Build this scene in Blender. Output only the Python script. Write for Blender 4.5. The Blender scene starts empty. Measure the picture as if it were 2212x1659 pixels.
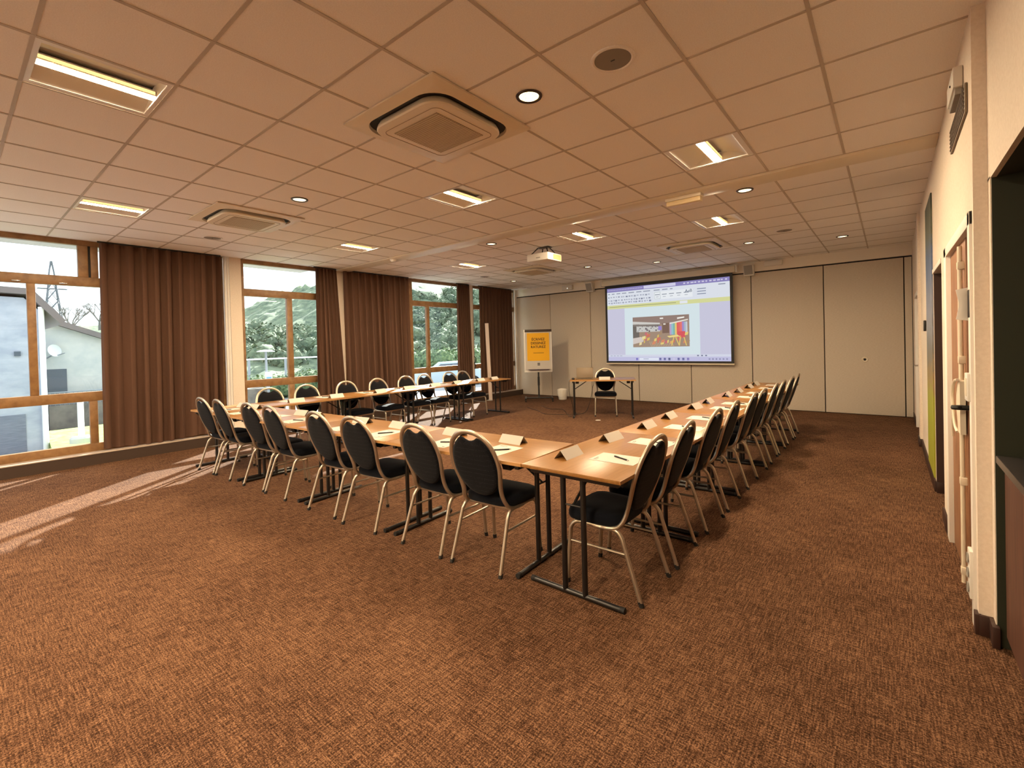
import bpy, bmesh, math, random
from mathutils import Vector, Matrix
random.seed(7)
PI = math.pi
scene = bpy.context.scene
COL = scene.collection

# ------------------------------------------------------------------ helpers
def link(o):
    COL.objects.link(o)
    return o

def finish(name, bm, m, parent=None, angle=35, flat=False):
    me = bpy.data.meshes.new(name)
    bmesh.ops.recalc_face_normals(bm, faces=bm.faces[:])
    bm.to_mesh(me)
    bm.free()
    if not flat:
        me.polygons.foreach_set('use_smooth', [True] * len(me.polygons))
        me.set_sharp_from_angle(angle=math.radians(angle))
    mats = m if isinstance(m, (list, tuple)) else [m]
    for k in mats:
        me.materials.append(k)
    o = link(bpy.data.objects.new(name, me))
    if parent is not None:
        o.parent = parent
    return o

def tag(o, label, cat, group=None, kind=None):
    o['label'] = label
    if cat: o['category'] = cat
    if group: o['group'] = group
    if kind: o['kind'] = kind
    return o

def thing(name, label, cat, loc=(0, 0, 0), rz=0, group=None):
    o = link(bpy.data.objects.new(name, None))
    o.empty_display_size = 0.1
    o.location = loc
    o.rotation_euler = (0, 0, rz)
    return tag(o, label, cat, group)

def struct(name, label, loc=(0, 0, 0)):
    o = link(bpy.data.objects.new(name, None))
    o.location = loc
    o['kind'] = 'structure'
    o['label'] = label
    return o

def smesh(name, bm, m, label, **k):
    o = finish(name, bm, m, **k)
    o['kind'] = 'structure'
    o['label'] = label
    return o

def dup(root, loc, rz, label, group=None):
    r = root.copy(); COL.objects.link(r)
    r.location = loc; r.rotation_euler = (0, 0, rz); r['label'] = label
    if group: r['group'] = group
    def rec(src, dst):
        for ch in src.children:
            c = ch.copy(); COL.objects.link(c); c.parent = dst
            rec(ch, c)
    rec(root, r)
    return r

def box(bm, c, s, rot=None, bev=0.0, seg=2):
    r = bmesh.ops.create_cube(bm, size=1.0)
    vs = r['verts']
    bmesh.ops.scale(bm, vec=Vector(s), verts=vs)
    if bev > 0:
        es = list({e for v in vs for e in v.link_edges})
        rb = bmesh.ops.bevel(bm, geom=es, offset=min(bev, min(s) * 0.45), segments=seg, profile=0.5, affect='EDGES')
        vs = list({v for f in rb['faces'] for v in f.verts} | {v for v in vs if v.is_valid})
    if rot is not None:
        bmesh.ops.rotate(bm, cent=(0, 0, 0), matrix=rot, verts=vs)
    bmesh.ops.translate(bm, vec=Vector(c), verts=vs)
    return vs

def box2(bm, a, b, bev=0.0):
    c = [(p + q) / 2 for p, q in zip(a, b)]
    s = [abs(q - p) for p, q in zip(a, b)]
    return box(bm, c, s, bev=bev)

def sweep(bm, pts, r, n=10, closed=False, ry=None, caps=True):
    pts = [Vector(p) for p in pts]
    N = len(pts)
    rings = []
    prev = None
    for i, p in enumerate(pts):
        if closed:
            t = (pts[(i + 1) % N] - pts[i - 1]).normalized()
        else:
            t = (pts[min(i + 1, N - 1)] - pts[max(i - 1, 0)]).normalized()
        if prev is None:
            a = Vector((0, 0, 1)) if abs(t.z) < 0.9 else Vector((0, 1, 0))
            u = (a - t * a.dot(t)).normalized()
        else:
            u = (prev - t * prev.dot(t)).normalized()
        prev = u
        w = t.cross(u)
        rr = r[i] if isinstance(r, (list, tuple)) else r
        r2 = rr if ry is None else ry
        rings.append([bm.verts.new(p + u * rr * math.cos(2 * PI * k / n) + w * r2 * math.sin(2 * PI * k / n)) for k in range(n)])
    M = N if closed else N - 1
    for i in range(M):
        A, B = rings[i], rings[(i + 1) % N]
        for k in range(n):
            bm.faces.new((A[k], A[(k + 1) % n], B[(k + 1) % n], B[k]))
    if not closed and caps:
        bm.faces.new(rings[0][::-1]); bm.faces.new(rings[-1])

def smooth_path(P, k=6, closed=False):
    P = [Vector(p) for p in P]
    N = len(P)
    out = []
    segs = N if closed else N - 1
    for i in range(segs):
        p1, p2 = P[i], P[(i + 1) % N]
        p0 = P[i - 1] if (i > 0 or closed) else p1 * 2 - p2
        p3 = P[(i + 2) % N] if (i + 2 < N or closed) else p2 * 2 - p1
        for j in range(k):
            t = j / k
            out.append(0.5 * ((2 * p1) + (p2 - p0) * t + (2 * p0 - 5 * p1 + 4 * p2 - p3) * t * t + (3 * p1 - p0 - 3 * p2 + p3) * t ** 3))
    if not closed: out.append(P[-1])
    return out

def cyl(bm, a, b, r, n=16, r2=None):
    a, b = Vector(a), Vector(b)
    sweep(bm, [a, b], [r, r if r2 is None else r2], n=n)

def lathe(bm, prof, n=32, c=(0, 0, 0)):
    rings = []
    for (r, z) in prof:
        if r <= 1e-6:
            rings.append([bm.verts.new((c[0], c[1], c[2] + z))])
        else:
            rings.append([bm.verts.new((c[0] + r * math.cos(2 * PI * k / n), c[1] + r * math.sin(2 * PI * k / n), c[2] + z)) for k in range(n)])
    for A, B in zip(rings, rings[1:]):
        for k in range(n):
            a0, a1 = A[k % len(A)], A[(k + 1) % len(A)]
            b0, b1 = B[k % len(B)], B[(k + 1) % len(B)]
            vs = []
            for v in (a0, a1, b1, b0):
                if v not in vs: vs.append(v)
            if len(vs) >= 3: bm.faces.new(vs)

def loft(bm, loops, cap0=True, cap1=True):
    rings = [[bm.verts.new(p) for p in L] for L in loops]
    n = len(rings[0])
    for A, B in zip(rings, rings[1:]):
        for k in range(n):
            bm.faces.new((A[k], A[(k + 1) % n], B[(k + 1) % n], B[k]))
    for flag, R, rev in ((cap0, rings[0], True), (cap1, rings[-1], False)):
        if flag:
            c = sum((v.co for v in R), Vector()) / n
            cv = bm.verts.new(c)
            for k in range(n):
                bm.faces.new((R[k], R[(k + 1) % n], cv))

def prism(bm, poly, axis, a, b):
    """extrude a closed 2D polygon along an axis; poly coords are the two other axes in order"""
    def P(p, t):
        v = list(p); v.insert(axis, t); return v
    A = [bm.verts.new(P(p, a)) for p in poly]
    B = [bm.verts.new(P(p, b)) for p in poly]
    n = len(poly)
    for k in range(n):
        bm.faces.new((A[k], A[(k + 1) % n], B[(k + 1) % n], B[k]))
    bm.faces.new(A[::-1]); bm.faces.new(B)

def rrect(w, h, r, n=8):
    out = []
    for cx, cy, a0 in ((w / 2 - r, h / 2 - r, 0), (-w / 2 + r, h / 2 - r, PI / 2), (-w / 2 + r, -h / 2 + r, PI), (w / 2 - r, -h / 2 + r, 1.5 * PI)):
        for k in range(n + 1):
            a = a0 + PI / 2 * k / n
            out.append((cx + r * math.cos(a), cy + r * math.sin(a)))
    return out

def BM(): return bmesh.new()

# ------------------------------------------------------------------ materials
def lin(c):
    return tuple(((v / 255) / 12.92 if v / 255 <= 0.04045 else ((v / 255 + 0.055) / 1.055) ** 2.4) for v in c)

def mat(name, rgb, rough=0.6, metal=0.0, spec=0.5, srgb=True, coat=0.0):
    m = bpy.data.materials.new(name); m.use_nodes = True
    b = m.node_tree.nodes['Principled BSDF']
    c = lin(rgb) if srgb else rgb
    b.inputs['Base Color'].default_value = (*c, 1)
    b.inputs['Roughness'].default_value = rough
    b.inputs['Metallic'].default_value = metal
    b.inputs['Specular IOR Level'].default_value = spec
    if coat: b.inputs['Coat Weight'].default_value = coat
    return m

def N(m, t, **k):
    n = m.node_tree.nodes.new(t)
    for a, v in k.items():
        if a in n.bl_rna.properties: setattr(n, a, v)
    return n

def L(m, a, b): m.node_tree.links.new(a, b)

def noise_color(m, c1, c2, scale=(1, 1, 1), nscale=5, detail=4, rough=0.6, lo=0.35, hi=0.65, bump=0.0, coord='Object'):
    b = m.node_tree.nodes['Principled BSDF']
    tc = N(m, 'ShaderNodeTexCoord'); mp = N(m, 'ShaderNodeMapping')
    mp.inputs['Scale'].default_value = scale
    L(m, tc.outputs[coord], mp.inputs['Vector'])
    nz = N(m, 'ShaderNodeTexNoise')
    nz.inputs['Scale'].default_value = nscale; nz.inputs['Detail'].default_value = detail; nz.inputs['Roughness'].default_value = rough
    L(m, mp.outputs[0], nz.inputs['Vector'])
    cr = N(m, 'ShaderNodeValToRGB')
    cr.color_ramp.elements[0].position = lo; cr.color_ramp.elements[0].color = (*lin(c1), 1)
    cr.color_ramp.elements[1].position = hi; cr.color_ramp.elements[1].color = (*lin(c2), 1)
    L(m, nz.outputs['Fac'], cr.inputs['Fac']); L(m, cr.outputs['Color'], b.inputs['Base Color'])
    if bump:
        bp = N(m, 'ShaderNodeBump'); bp.inputs['Strength'].default_value = bump; bp.inputs['Distance'].default_value = 0.01
        L(m, nz.outputs['Fac'], bp.inputs['Height']); L(m, bp.outputs['Normal'], b.inputs['Normal'])
    return m

def emis(name, rgb, strength, srgb=True):
    m = bpy.data.materials.new(name); m.use_nodes = True
    nt = m.node_tree; nt.nodes.clear()
    e = nt.nodes.new('ShaderNodeEmission'); o = nt.nodes.new('ShaderNodeOutputMaterial')
    c = lin(rgb) if srgb else rgb
    e.inputs['Color'].default_value = (*c, 1); e.inputs['Strength'].default_value = strength
    nt.links.new(e.outputs[0], o.inputs[0])
    return m

LED = (1.0, 0.77, 0.49)
M = {}
M['ceil'] = noise_color(mat('ceiling_tile', (244, 240, 234), 0.9), (241, 236, 230), (249, 245, 240), nscale=160, detail=2)
M['grid'] = mat('ceiling_grid', (186, 174, 160), 0.6)  # darker tone stands in for shade in the bar grooves
M['white'] = mat('white_paint', (232, 226, 218), 0.55)
M['wall'] = noise_color(mat('wall_paint', (226, 212, 196), 0.8), (222, 208, 192), (230, 217, 202), nscale=60, detail=3, bump=0.05)
M['part'] = noise_color(mat('partition_fabric', (206, 194, 177), 0.9), (198, 185, 167), (210, 199, 183), scale=(1, 1, 6), nscale=30, detail=5)
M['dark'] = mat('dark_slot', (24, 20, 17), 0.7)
M['skirt'] = mat('dark_skirting', (52, 30, 24), 0.5)
M['ledge'] = mat('dark_ledge', (62, 46, 36), 0.6)
M['ledgetop'] = mat('ledge_top', (176, 160, 146), 0.5)
M['oak'] = noise_color(mat('window_oak', (140, 104, 66), 0.45), (124, 90, 56), (150, 114, 74), scale=(6, 1, 1), nscale=8, detail=5)
M['plastic_w'] = mat('white_plastic', (228, 224, 216), 0.4)
M['plastic_g'] = mat('grey_plastic', (150, 146, 140), 0.5)
M['black'] = mat('black_plastic', (16, 15, 15), 0.45)
M['blackmetal'] = mat('black_lacquered_steel', (20, 18, 18), 0.35, spec=0.6)
M['steel'] = mat('satin_champagne_steel', (196, 184, 166), 0.34, metal=0.85)
M['chrome'] = mat('brushed_chrome', (200, 200, 200), 0.25, metal=1.0)
M['rubber'] = mat('black_rubber', (20, 18, 17), 0.7)
M['paper'] = mat('white_paper', (196, 190, 182), 0.8)
M['ink'] = mat('dark_ink', (70, 66, 64), 0.7)
M['pen'] = mat('black_pen', (20, 20, 24), 0.3)
M['grey_metal'] = mat('speaker_grille', (128, 118, 104), 0.6)
M['acgrille'] = mat('air_grille', (158, 140, 112), 0.6)
M['cream'] = mat('cream_plastic', (226, 214, 192), 0.45)
M['bronze'] = mat('bronze_ring', (54, 36, 24), 0.4, metal=0.4)
M['laptop'] = mat('warm_grey_laptop', (116, 98, 76), 0.45, metal=0.2)
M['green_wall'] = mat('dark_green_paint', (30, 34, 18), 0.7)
M['door_brown'] = noise_color(mat('door_brown', (150, 106, 76), 0.5), (138, 96, 68), (158, 114, 82), scale=(1, 1, 0.3), nscale=14, detail=4)
M['door_dark'] = mat('door_dark', (60, 38, 32), 0.5)
M['wood_red'] = noise_color(mat('red_brown_wood', (84, 52, 38), 0.55), (66, 40, 30), (98, 62, 45), scale=(20, 14, 0.6), nscale=5, detail=6)
M['counter'] = mat('dark_counter', (46, 42, 42), 0.3)
M['led'] = emis('led_strip', LED, 740.0, srgb=False)
M['led_side'] = emis('led_side', (1.0, .6, .22), 1.8, srgb=False)
def spot_mat():
    m = emis('spot_lamp', (1.0, 0.66, 0.30), 3.0, srgb=False)
    e = [n for n in m.node_tree.nodes if n.type == 'EMISSION'][0]
    tc = N(m, 'ShaderNodeTexCoord'); vo = N(m, 'ShaderNodeTexVoronoi'); vo.inputs['Scale'].default_value = 70
    L(m, tc.outputs['Object'], vo.inputs['Vector'])
    cr = N(m, 'ShaderNodeValToRGB'); k = cr.color_ramp.elements
    k[0].position = .2; k[0].color = (1, .62, .2, 1); k[1].position = .75; k[1].color = (1, .88, .6, 1)
    L(m, vo.outputs['Distance'], cr.inputs[0]); L(m, cr.outputs[0], e.inputs['Color'])
    return m
M['spot'] = spot_mat()
M['pilot'] = emis('pilot_lamp', (1.0, 0.98, 0.9), 1.2, srgb=False)
M['reflector'] = mat('white_reflector', (235, 232, 228), 0.4)

def beech():
    m = mat('beech_laminate', (140, 97, 46), 0.34, spec=0.5)
    b = m.node_tree.nodes['Principled BSDF']
    tc = N(m, 'ShaderNodeTexCoord'); mp = N(m, 'ShaderNodeMapping')
    mp.inputs['Scale'].default_value = (1.2, 14, 14)
    L(m, tc.outputs['Object'], mp.inputs['Vector'])
    nz = N(m, 'ShaderNodeTexNoise'); nz.inputs['Scale'].default_value = 3; nz.inputs['Detail'].default_value = 6
    L(m, mp.outputs[0], nz.inputs['Vector'])
    cr = N(m, 'ShaderNodeValToRGB')
    cr.color_ramp.elements[0].position = 0.3; cr.color_ramp.elements[0].color = (*lin((132, 90, 41)), 1)
    cr.color_ramp.elements[1].position = 0.7; cr.color_ramp.elements[1].color = (*lin((148, 105, 54)), 1)
    L(m, nz.outputs['Fac'], cr.inputs['Fac']); L(m, cr.outputs['Color'], b.inputs['Base Color'])
    return m
M['beech'] = beech()
M['edge'] = mat('beech_edge_band', (176, 132, 80), 0.5)

def fabric(name, base, dot, dots=True):
    m = mat(name, base, 0.9, spec=0.12)
    b = m.node_tree.nodes['Principled BSDF']
    b.inputs['Sheen Weight'].default_value = 0.05
    if dots:
        tc = N(m, 'ShaderNodeTexCoord'); vo = N(m, 'ShaderNodeTexVoronoi')
        vo.inputs['Scale'].default_value = 95; vo.inputs['Randomness'].default_value = 0.25
        L(m, tc.outputs['Object'], vo.inputs['Vector'])
        cr = N(m, 'ShaderNodeValToRGB')
        cr.color_ramp.elements[0].position = 0.13; cr.color_ramp.elements[0].color = (*lin(dot), 1)
        cr.color_ramp.elements[1].position = 0.22; cr.color_ramp.elements[1].color = (*lin(base), 1)
        L(m, vo.outputs['Distance'], cr.inputs['Fac']); L(m, cr.outputs['Color'], b.inputs['Base Color'])
    return m
M['fab_back'] = fabric('navy_dotted_fabric', (11, 12, 18), (60, 58, 64))
M['fab_seat'] = fabric('navy_seat_fabric', (10, 13, 21), (20, 24, 34))
M['curtain'] = noise_color(mat('brown_curtain_cloth', (92, 66, 52), 0.9, spec=0.2), (87, 62, 49), (96, 70, 56), scale=(60, 60, 40), nscale=6, detail=2)

def carpet():
    m = mat('brown_carpet', (120, 84, 60), 0.95, spec=0.1)
    b = m.node_tree.nodes['Principled BSDF']
    tc = N(m, 'ShaderNodeTexCoord')
    def nz(sc, s, d=3, rot=0.0):
        mp = N(m, 'ShaderNodeMapping'); mp.inputs['Scale'].default_value = sc
        mp.inputs['Rotation'].default_value = (0, 0, rot)
        L(m, tc.outputs['Object'], mp.inputs['Vector'])
        n = N(m, 'ShaderNodeTexNoise'); n.inputs['Scale'].default_value = s; n.inputs['Detail'].default_value = d
        n.inputs['Roughness'].default_value = 0.65
        L(m, mp.outputs[0], n.inputs['Vector'])
        return n.outputs['Fac']
    a = nz((1.6, 26, 1), 6, 4)
    c = nz((26, 1.6, 1), 6, 4)
    mx = N(m, 'ShaderNodeMath', operation='MAXIMUM'); L(m, a, mx.inputs[0]); L(m, c, mx.inputs[1])
    mn = N(m, 'ShaderNodeMath', operation='MINIMUM'); L(m, a, mn.inputs[0]); L(m, c, mn.inputs[1])
    ad = N(m, 'ShaderNodeMath', operation='ADD'); L(m, mx.outputs[0], ad.inputs[0]); L(m, mn.outputs[0], ad.inputs[1])
    f = nz((1, 1, 1), 150, 2)
    ad2 = N(m, 'ShaderNodeMath', operation='MULTIPLY_ADD'); ad2.inputs[1].default_value = 0.9; ad2.inputs[2].default_value = -0.45
    L(m, f, ad2.inputs[0])
    big = nz((1, 1, 1), 1.3, 2)
    ad3 = N(m, 'ShaderNodeMath', operation='MULTIPLY_ADD'); ad3.inputs[1].default_value = 0.16; ad3.inputs[2].default_value = -0.08
    L(m, big, ad3.inputs[0])
    hf = N(m, 'ShaderNodeMath', operation='MULTIPLY_ADD'); hf.inputs[1].default_value = 0.66
    of_ = N(m, 'ShaderNodeMath', operation='ADD'); of_.inputs[1].default_value = -0.24
    L(m, ad.outputs[0], of_.inputs[0]); L(m, of_.outputs[0], hf.inputs[0]); L(m, ad2.outputs[0], hf.inputs[2])
    s2 = N(m, 'ShaderNodeMath', operation='ADD'); L(m, hf.outputs[0], s2.inputs[0]); L(m, ad3.outputs[0], s2.inputs[1])
    cr = N(m, 'ShaderNodeValToRGB')
    e = cr.color_ramp.elements
    e[0].position = 0.32; e[0].color = (*lin((42, 25, 16)), 1)
    e[1].position = 0.70; e[1].color = (*lin((142, 107, 80)), 1)
    k = e.new(0.5); k.color = (*lin((86, 59, 42)), 1)
    L(m, s2.outputs[0], cr.inputs['Fac']); L(m, cr.outputs['Color'], b.inputs['Base Color'])
    bp = N(m, 'ShaderNodeBump'); bp.inputs['Strength'].default_value = 0.35; bp.inputs['Distance'].default_value = 0.004
    L(m, s2.outputs[0], bp.inputs['Height']); L(m, bp.outputs['Normal'], b.inputs['Normal'])
    return m
M['carpet'] = carpet()

def glass():
    m = bpy.data.materials.new('window_glass'); m.use_nodes = True
    nt = m.node_tree; nt.nodes.clear()
    t = nt.nodes.new('ShaderNodeBsdfTransparent'); g = nt.nodes.new('ShaderNodeBsdfGlossy')
    t.inputs['Color'].default_value = (0.93, 0.965, 0.96, 1)
    g.inputs['Roughness'].default_value = 0.0; g.inputs['Color'].default_value = (0.9, 0.95, 1, 1)
    lw = nt.nodes.new('ShaderNodeLayerWeight'); lw.inputs['Blend'].default_value = 0.5
    pw = nt.nodes.new('ShaderNodeMath'); pw.operation = 'POWER'; pw.inputs[1].default_value = 4.0
    fr = nt.nodes.new('ShaderNodeMath'); fr.operation = 'MULTIPLY_ADD'; fr.inputs[1].default_value = 0.35; fr.inputs[2].default_value = 0.03
    nt.links.new(lw.outputs['Facing'], pw.inputs[0]); nt.links.new(pw.outputs[0], fr.inputs[0])
    mx = nt.nodes.new('ShaderNodeMixShader'); o = nt.nodes.new('ShaderNodeOutputMaterial')
    nt.links.new(fr.outputs[0], mx.inputs[0]); nt.links.new(t.outputs[0], mx.inputs[1]); nt.links.new(g.outputs[0], mx.inputs[2])
    nt.links.new(mx.outputs[0], o.inputs[0])
    return m
M['glass'] = glass()

# ------------------------------------------------------------------ camera
FPX, PCX, PCY = 1003.2, 1106.0, 755.5
CAMZ = 1.48
def cam():
    yaw, pitch, roll = [math.radians(a) for a in (39.118, -0.729, -1.5236)]
    fw = Vector((-math.sin(yaw) * math.cos(pitch), math.cos(yaw) * math.cos(pitch), math.sin(pitch)))
    rt = Vector((math.cos(yaw), math.sin(yaw), 0)); up = rt.cross(fw)
    c, s = math.cos(roll), math.sin(roll)
    r2 = c * rt + s * up; u2 = -s * rt + c * up
    cd = bpy.data.cameras.new('camera'); co = link(bpy.data.objects.new('camera', cd))
    cd.sensor_fit = 'HORIZONTAL'; cd.sensor_width = 36.0
    cd.lens = FPX / 2212 * 36.0
    cd.shift_x = (1106.0 - PCX) / 2212
    cd.shift_y = -(829.5 - PCY) / 2212
    cd.clip_start = 0.05; cd.clip_end = 500
    m = Matrix((r2, u2, -fw)).transposed().to_4x4()
    m.translation = Vector((0, 0, CAMZ))
    co.matrix_world = m
    scene.camera = co
cam()

# ------------------------------------------------------------------ room constants
CZ = 3.04            # ceiling height
XL = -8.55           # window plane
YB = 10.70           # folding partition
XF, XN = 0.322, 0.372   # far / near part of the door-side wall
YN = -3.2            # wall behind the viewpoint
T = 0.58608; GX, GY = -0.2817, 2.6686
TRK0, TRK1 = 4.97, 5.25  # partition track across the ceiling
def gx(i): return GX - T * i
def gy(j): return GY + T * j

# floor
bm = BM(); box2(bm, (XL - 0.1, YN, -0.12), (1.6, YB + 0.25, 0.0))
smesh('floor', bm, M['carpet'], 'brown cross-woven carpet covering the whole room', flat=True)

# ceiling : separate tile panels with visible grid bars between
LIGHTS = [(1, 2), (6, 1, 'f'), None]
light_cells = [(1, 2), (5, 1), (10, 2), (10, -3), (5, -4)]           # (i, j) before the track
light_cells2 = [(2, 6.25), (5, 5.25), (10, 6.25)]                    # behind the track (shifted grid)
extra_cells = [(1, -5), (5, -8), (10, -8), (1, -8)]                  # unseen lights added behind the viewpoint to brighten the foreground
holes = {(i, j) for i, j in light_cells + extra_cells} | {(i, j) for i, j in light_cells2}
bmt = BM(); bmg = BM()
xs = [0.40] + [gx(i) for i in range(0, 15)]
xs[-1] = XL
y1 = [gy(j) for j in range(-10, 4)] + [TRK0]
y2 = [TRK1] + [gy(j + 0.25) for j in range(5, 14)] + [YB]
GB = 0.009
for ys, jmap in ((y1, lambda k: -10 + k), (y2, lambda k: 4.25 + k)):
    for a in range(len(xs) - 1):
        for k in range(len(ys) - 1):
            if (a - 1, jmap(k)) in holes: continue
            xa, xb, ya, yb = xs[a], xs[a + 1], ys[k], ys[k + 1]
            if abs(yb - ya) < 0.03: continue
            box2(bmt, (xb + GB, ya + GB, CZ + 0.004), (xa - GB, yb - GB, CZ + 0.02))
    for x in xs[1:-1]:
        box2(bmg, (x - GB, ys[0], CZ), (x + GB, ys[-1], CZ + 0.03))
    for y in ys:
        box2(bmg, (XL, y - GB, CZ + 0.0008), (0.40, y + GB, CZ + 0.03))
ceil = smesh('ceiling', bmt, M['ceil'], 'suspended ceiling of pale square acoustic tiles', flat=True)
g = finish('ceiling_grid', bmg, M['grid'], ceil, flat=True)
bm = BM(); box2(bm, (XL - 0.1, YN, CZ + 0.13), (1.6, YB + 0.25, CZ + 0.25))
finish('roof_slab', bm, M['white'], ceil, flat=True)

# track band across the ceiling
bm = BM()
box2(bm, (XL, TRK0, CZ - 0.022), (XF - 0.002, TRK1, CZ + 0.03), bev=0.004)
smesh('trim_1', bm, M['cream'], 'flat cream boxed beam crossing the ceiling from windows to doors')

# ------------------------------------------------------------------ back wall : folding partition
wb = struct('wall_back', 'beige fabric folding partition closing the far end of the room')
seams = [-8.55, -7.30, -6.04, -4.74, -3.49, -2.23, -0.97, 0.21, 0.322]
for a, b in zip(seams, seams[1:]):
    bm = BM(); box2(bm, (a + 0.008, YB, 0.012), (b - 0.008, YB + 0.08, 2.815), bev=0.004)
    finish('partition_panel', bm, M['part'], wb)
bm = BM(); box2(bm, (XL, YB + 0.03, 0.0), (XF + 0.2, YB + 0.2, 2.86))
finish('partition_core', bm, M['dark'], wb, flat=True)
bm = BM(); box2(bm, (XL, YB - 0.035, 2.842), (XF, YB + 0.2, CZ + 0.03), bev=0.004)
smesh('trim_2', bm, mat('header_cream', (242, 234, 220), .6), 'cream header beam above the folding partition')
bm = BM(); box2(bm, (XL - 0.1, YN - 0.15, -0.1), (1.6, YN, CZ + 0.2))
smesh('wall_front', bm, M['wall'], 'plain plaster wall behind the viewpoint', flat=True)

# ------------------------------------------------------------------ door-side wall
wr = struct('wall_right', 'cream plaster wall with doors along the room')
D1a, D1b, D1t = 3.27, 4.46, 2.02
D2a, D2b, D2t = 4.96, 5.80, 2.03
D3a, D3b, D3t = 8.66, 9.66, 2.03
bm = BM()
WX = XF + 0.22
def seg(y0, y1_, z0, z1, x=XF, xb=None):
    box2(bm, (x, y0, z0), (WX if xb is None else xb, y1_, z1))
seg(3.17, D1a, 0, CZ + .05); seg(D1a, D1b, D1t, CZ + .05); seg(D1b, D2a, 0, CZ + .05)
seg(D2a, D2b, D2t, CZ + .05); seg(D2b, D3a, 0, CZ + .05); seg(D3a, D3b, D3t, CZ + .05); seg(D3b, YB, 0, CZ + .05)
finish('wall_surface', bm, M['wall'], wr, flat=True)
bm = BM()
box2(bm, (XF - 0.026, 8.02, 0), (WX, 8.30, CZ + .05))
finish('pilaster', bm, M['wall'], wr, flat=True)
bm = BM()
box2(bm, (XN, YN, 2.19), (XN + 0.2, 3.17, CZ + .05)); box2(bm, (XN, 3.095, 0), (XN + 0.2, 3.172, 2.2))
box2(bm, (XN, YN, 0), (XN + 0.2, -1.0, 2.2))
finish('wall_surface', bm, M['wall'], wr, flat=True)
# serving hatch recess (dark green inside)
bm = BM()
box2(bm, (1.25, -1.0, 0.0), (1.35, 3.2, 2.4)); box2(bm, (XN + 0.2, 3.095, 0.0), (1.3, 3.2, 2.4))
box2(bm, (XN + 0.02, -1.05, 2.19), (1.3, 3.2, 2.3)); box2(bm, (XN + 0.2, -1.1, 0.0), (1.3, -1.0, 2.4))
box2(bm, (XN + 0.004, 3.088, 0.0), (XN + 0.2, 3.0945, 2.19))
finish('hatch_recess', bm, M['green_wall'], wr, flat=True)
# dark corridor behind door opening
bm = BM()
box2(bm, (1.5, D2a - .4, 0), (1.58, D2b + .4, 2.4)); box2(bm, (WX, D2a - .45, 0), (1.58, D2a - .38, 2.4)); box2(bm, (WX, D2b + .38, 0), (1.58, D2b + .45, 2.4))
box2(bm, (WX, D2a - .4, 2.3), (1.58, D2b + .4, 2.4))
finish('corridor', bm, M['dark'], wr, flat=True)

# bar counter in hatch
bar = thing('bar_counter', 'red-brown wood bar cabinet with dark top in the dark serving hatch', 'counter', (0, 0, 0))
bm = BM(); box2(bm, (XN + 0.03, -0.98, 0.07), (1.0, 3.06, 0.862)); finish('cabinet_front', bm, M['wood_red'], bar, flat=True)
bm = BM(); box2(bm, (XN + 0.004, -0.98, 0.868), (1.05, 3.075, 0.902), bev=0.003); finish('countertop', bm, M['counter'], bar)
bm = BM(); box2(bm, (XN + 0.06, -0.98, 0.0), (0.98, 3.05, 0.07)); finish('plinth', bm, M['skirt'], bar, flat=True)

# skirting
bm = BM()
for y0, y1_ in ((3.155, D1a - .06), (D1b + .125, D2a), (D2b, 8.0), (8.3, D3a - .06), (D3b + .06, YB)):
    box2(bm, (XF - 0.014, y0, 0), (XF + 0.01, y1_, 0.10), bev=0.003)
box2(bm, (XF - 0.04, 8.006, 0), (XF + .01, 8.314, 0.10), bev=0.003)
box2(bm, (XF, 3.152, 0), (XN + .02, 3.168, 0.10), bev=0.003); box2(bm, (XN - 0.016, 3.06, 0), (XN + .01, 3.156, 0.10), bev=0.003)
smesh('baseboard_right', bm, M['skirt'], 'dark brown skirting along the door-side wall')

def doorframe(name, label, ya, yb, zt, fr=0.055, fy_=None):
    fy_ = fr if fy_ is None else fy_
    d = struct(name, label)
    bm = BM()
    for y0, y1_ in ((ya - fr, ya + 0.012), (yb - 0.012, yb + fy_)):
        box2(bm, (XF - 0.012, y0, 0), (WX, y1_, zt + fr), bev=0.003)
    box2(bm, (XF - 0.012, ya - fr, zt - 0.012), (WX, yb + fy_, zt + fr), bev=0.003)
    finish('door_frame', bm, M['white'], d)
    return d
d1 = doorframe('door_1', 'brown double door with white push hardware beside the serving hatch', D1a, D1b, D1t, fy_=.12)
LX = XF + 0.014
bm = BM(); box2(bm, (LX, 3.64, 0.01), (LX + .045, D1b - .016, D1t - .014), bev=0.002); finish('door_leaf', bm, M['door_brown'], d1)
bm = BM(); box2(bm, (LX + .01, D1a + .014, 0.01), (LX + .05, 3.632, D1t - .014), bev=0.002); finish('door_leaf', bm, M['door_dark'], d1)
hw = tag(finish('panic_bolt', (lambda b: (sweep(b, [(LX - .018, 3.70, .03), (LX - .018, 3.70, D1t - .05)], 0.011, 12), b)[1])(BM()), M['cream'], d1), 'white vertical rod bolt', None)
for zz in (0.10, 0.62, 1.32, 1.86):
    bm = BM(); box(bm, (LX - .014, 3.70, zz), (.034, .04, .045), bev=.006); finish('bracket', bm, M['cream'], hw)
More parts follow.
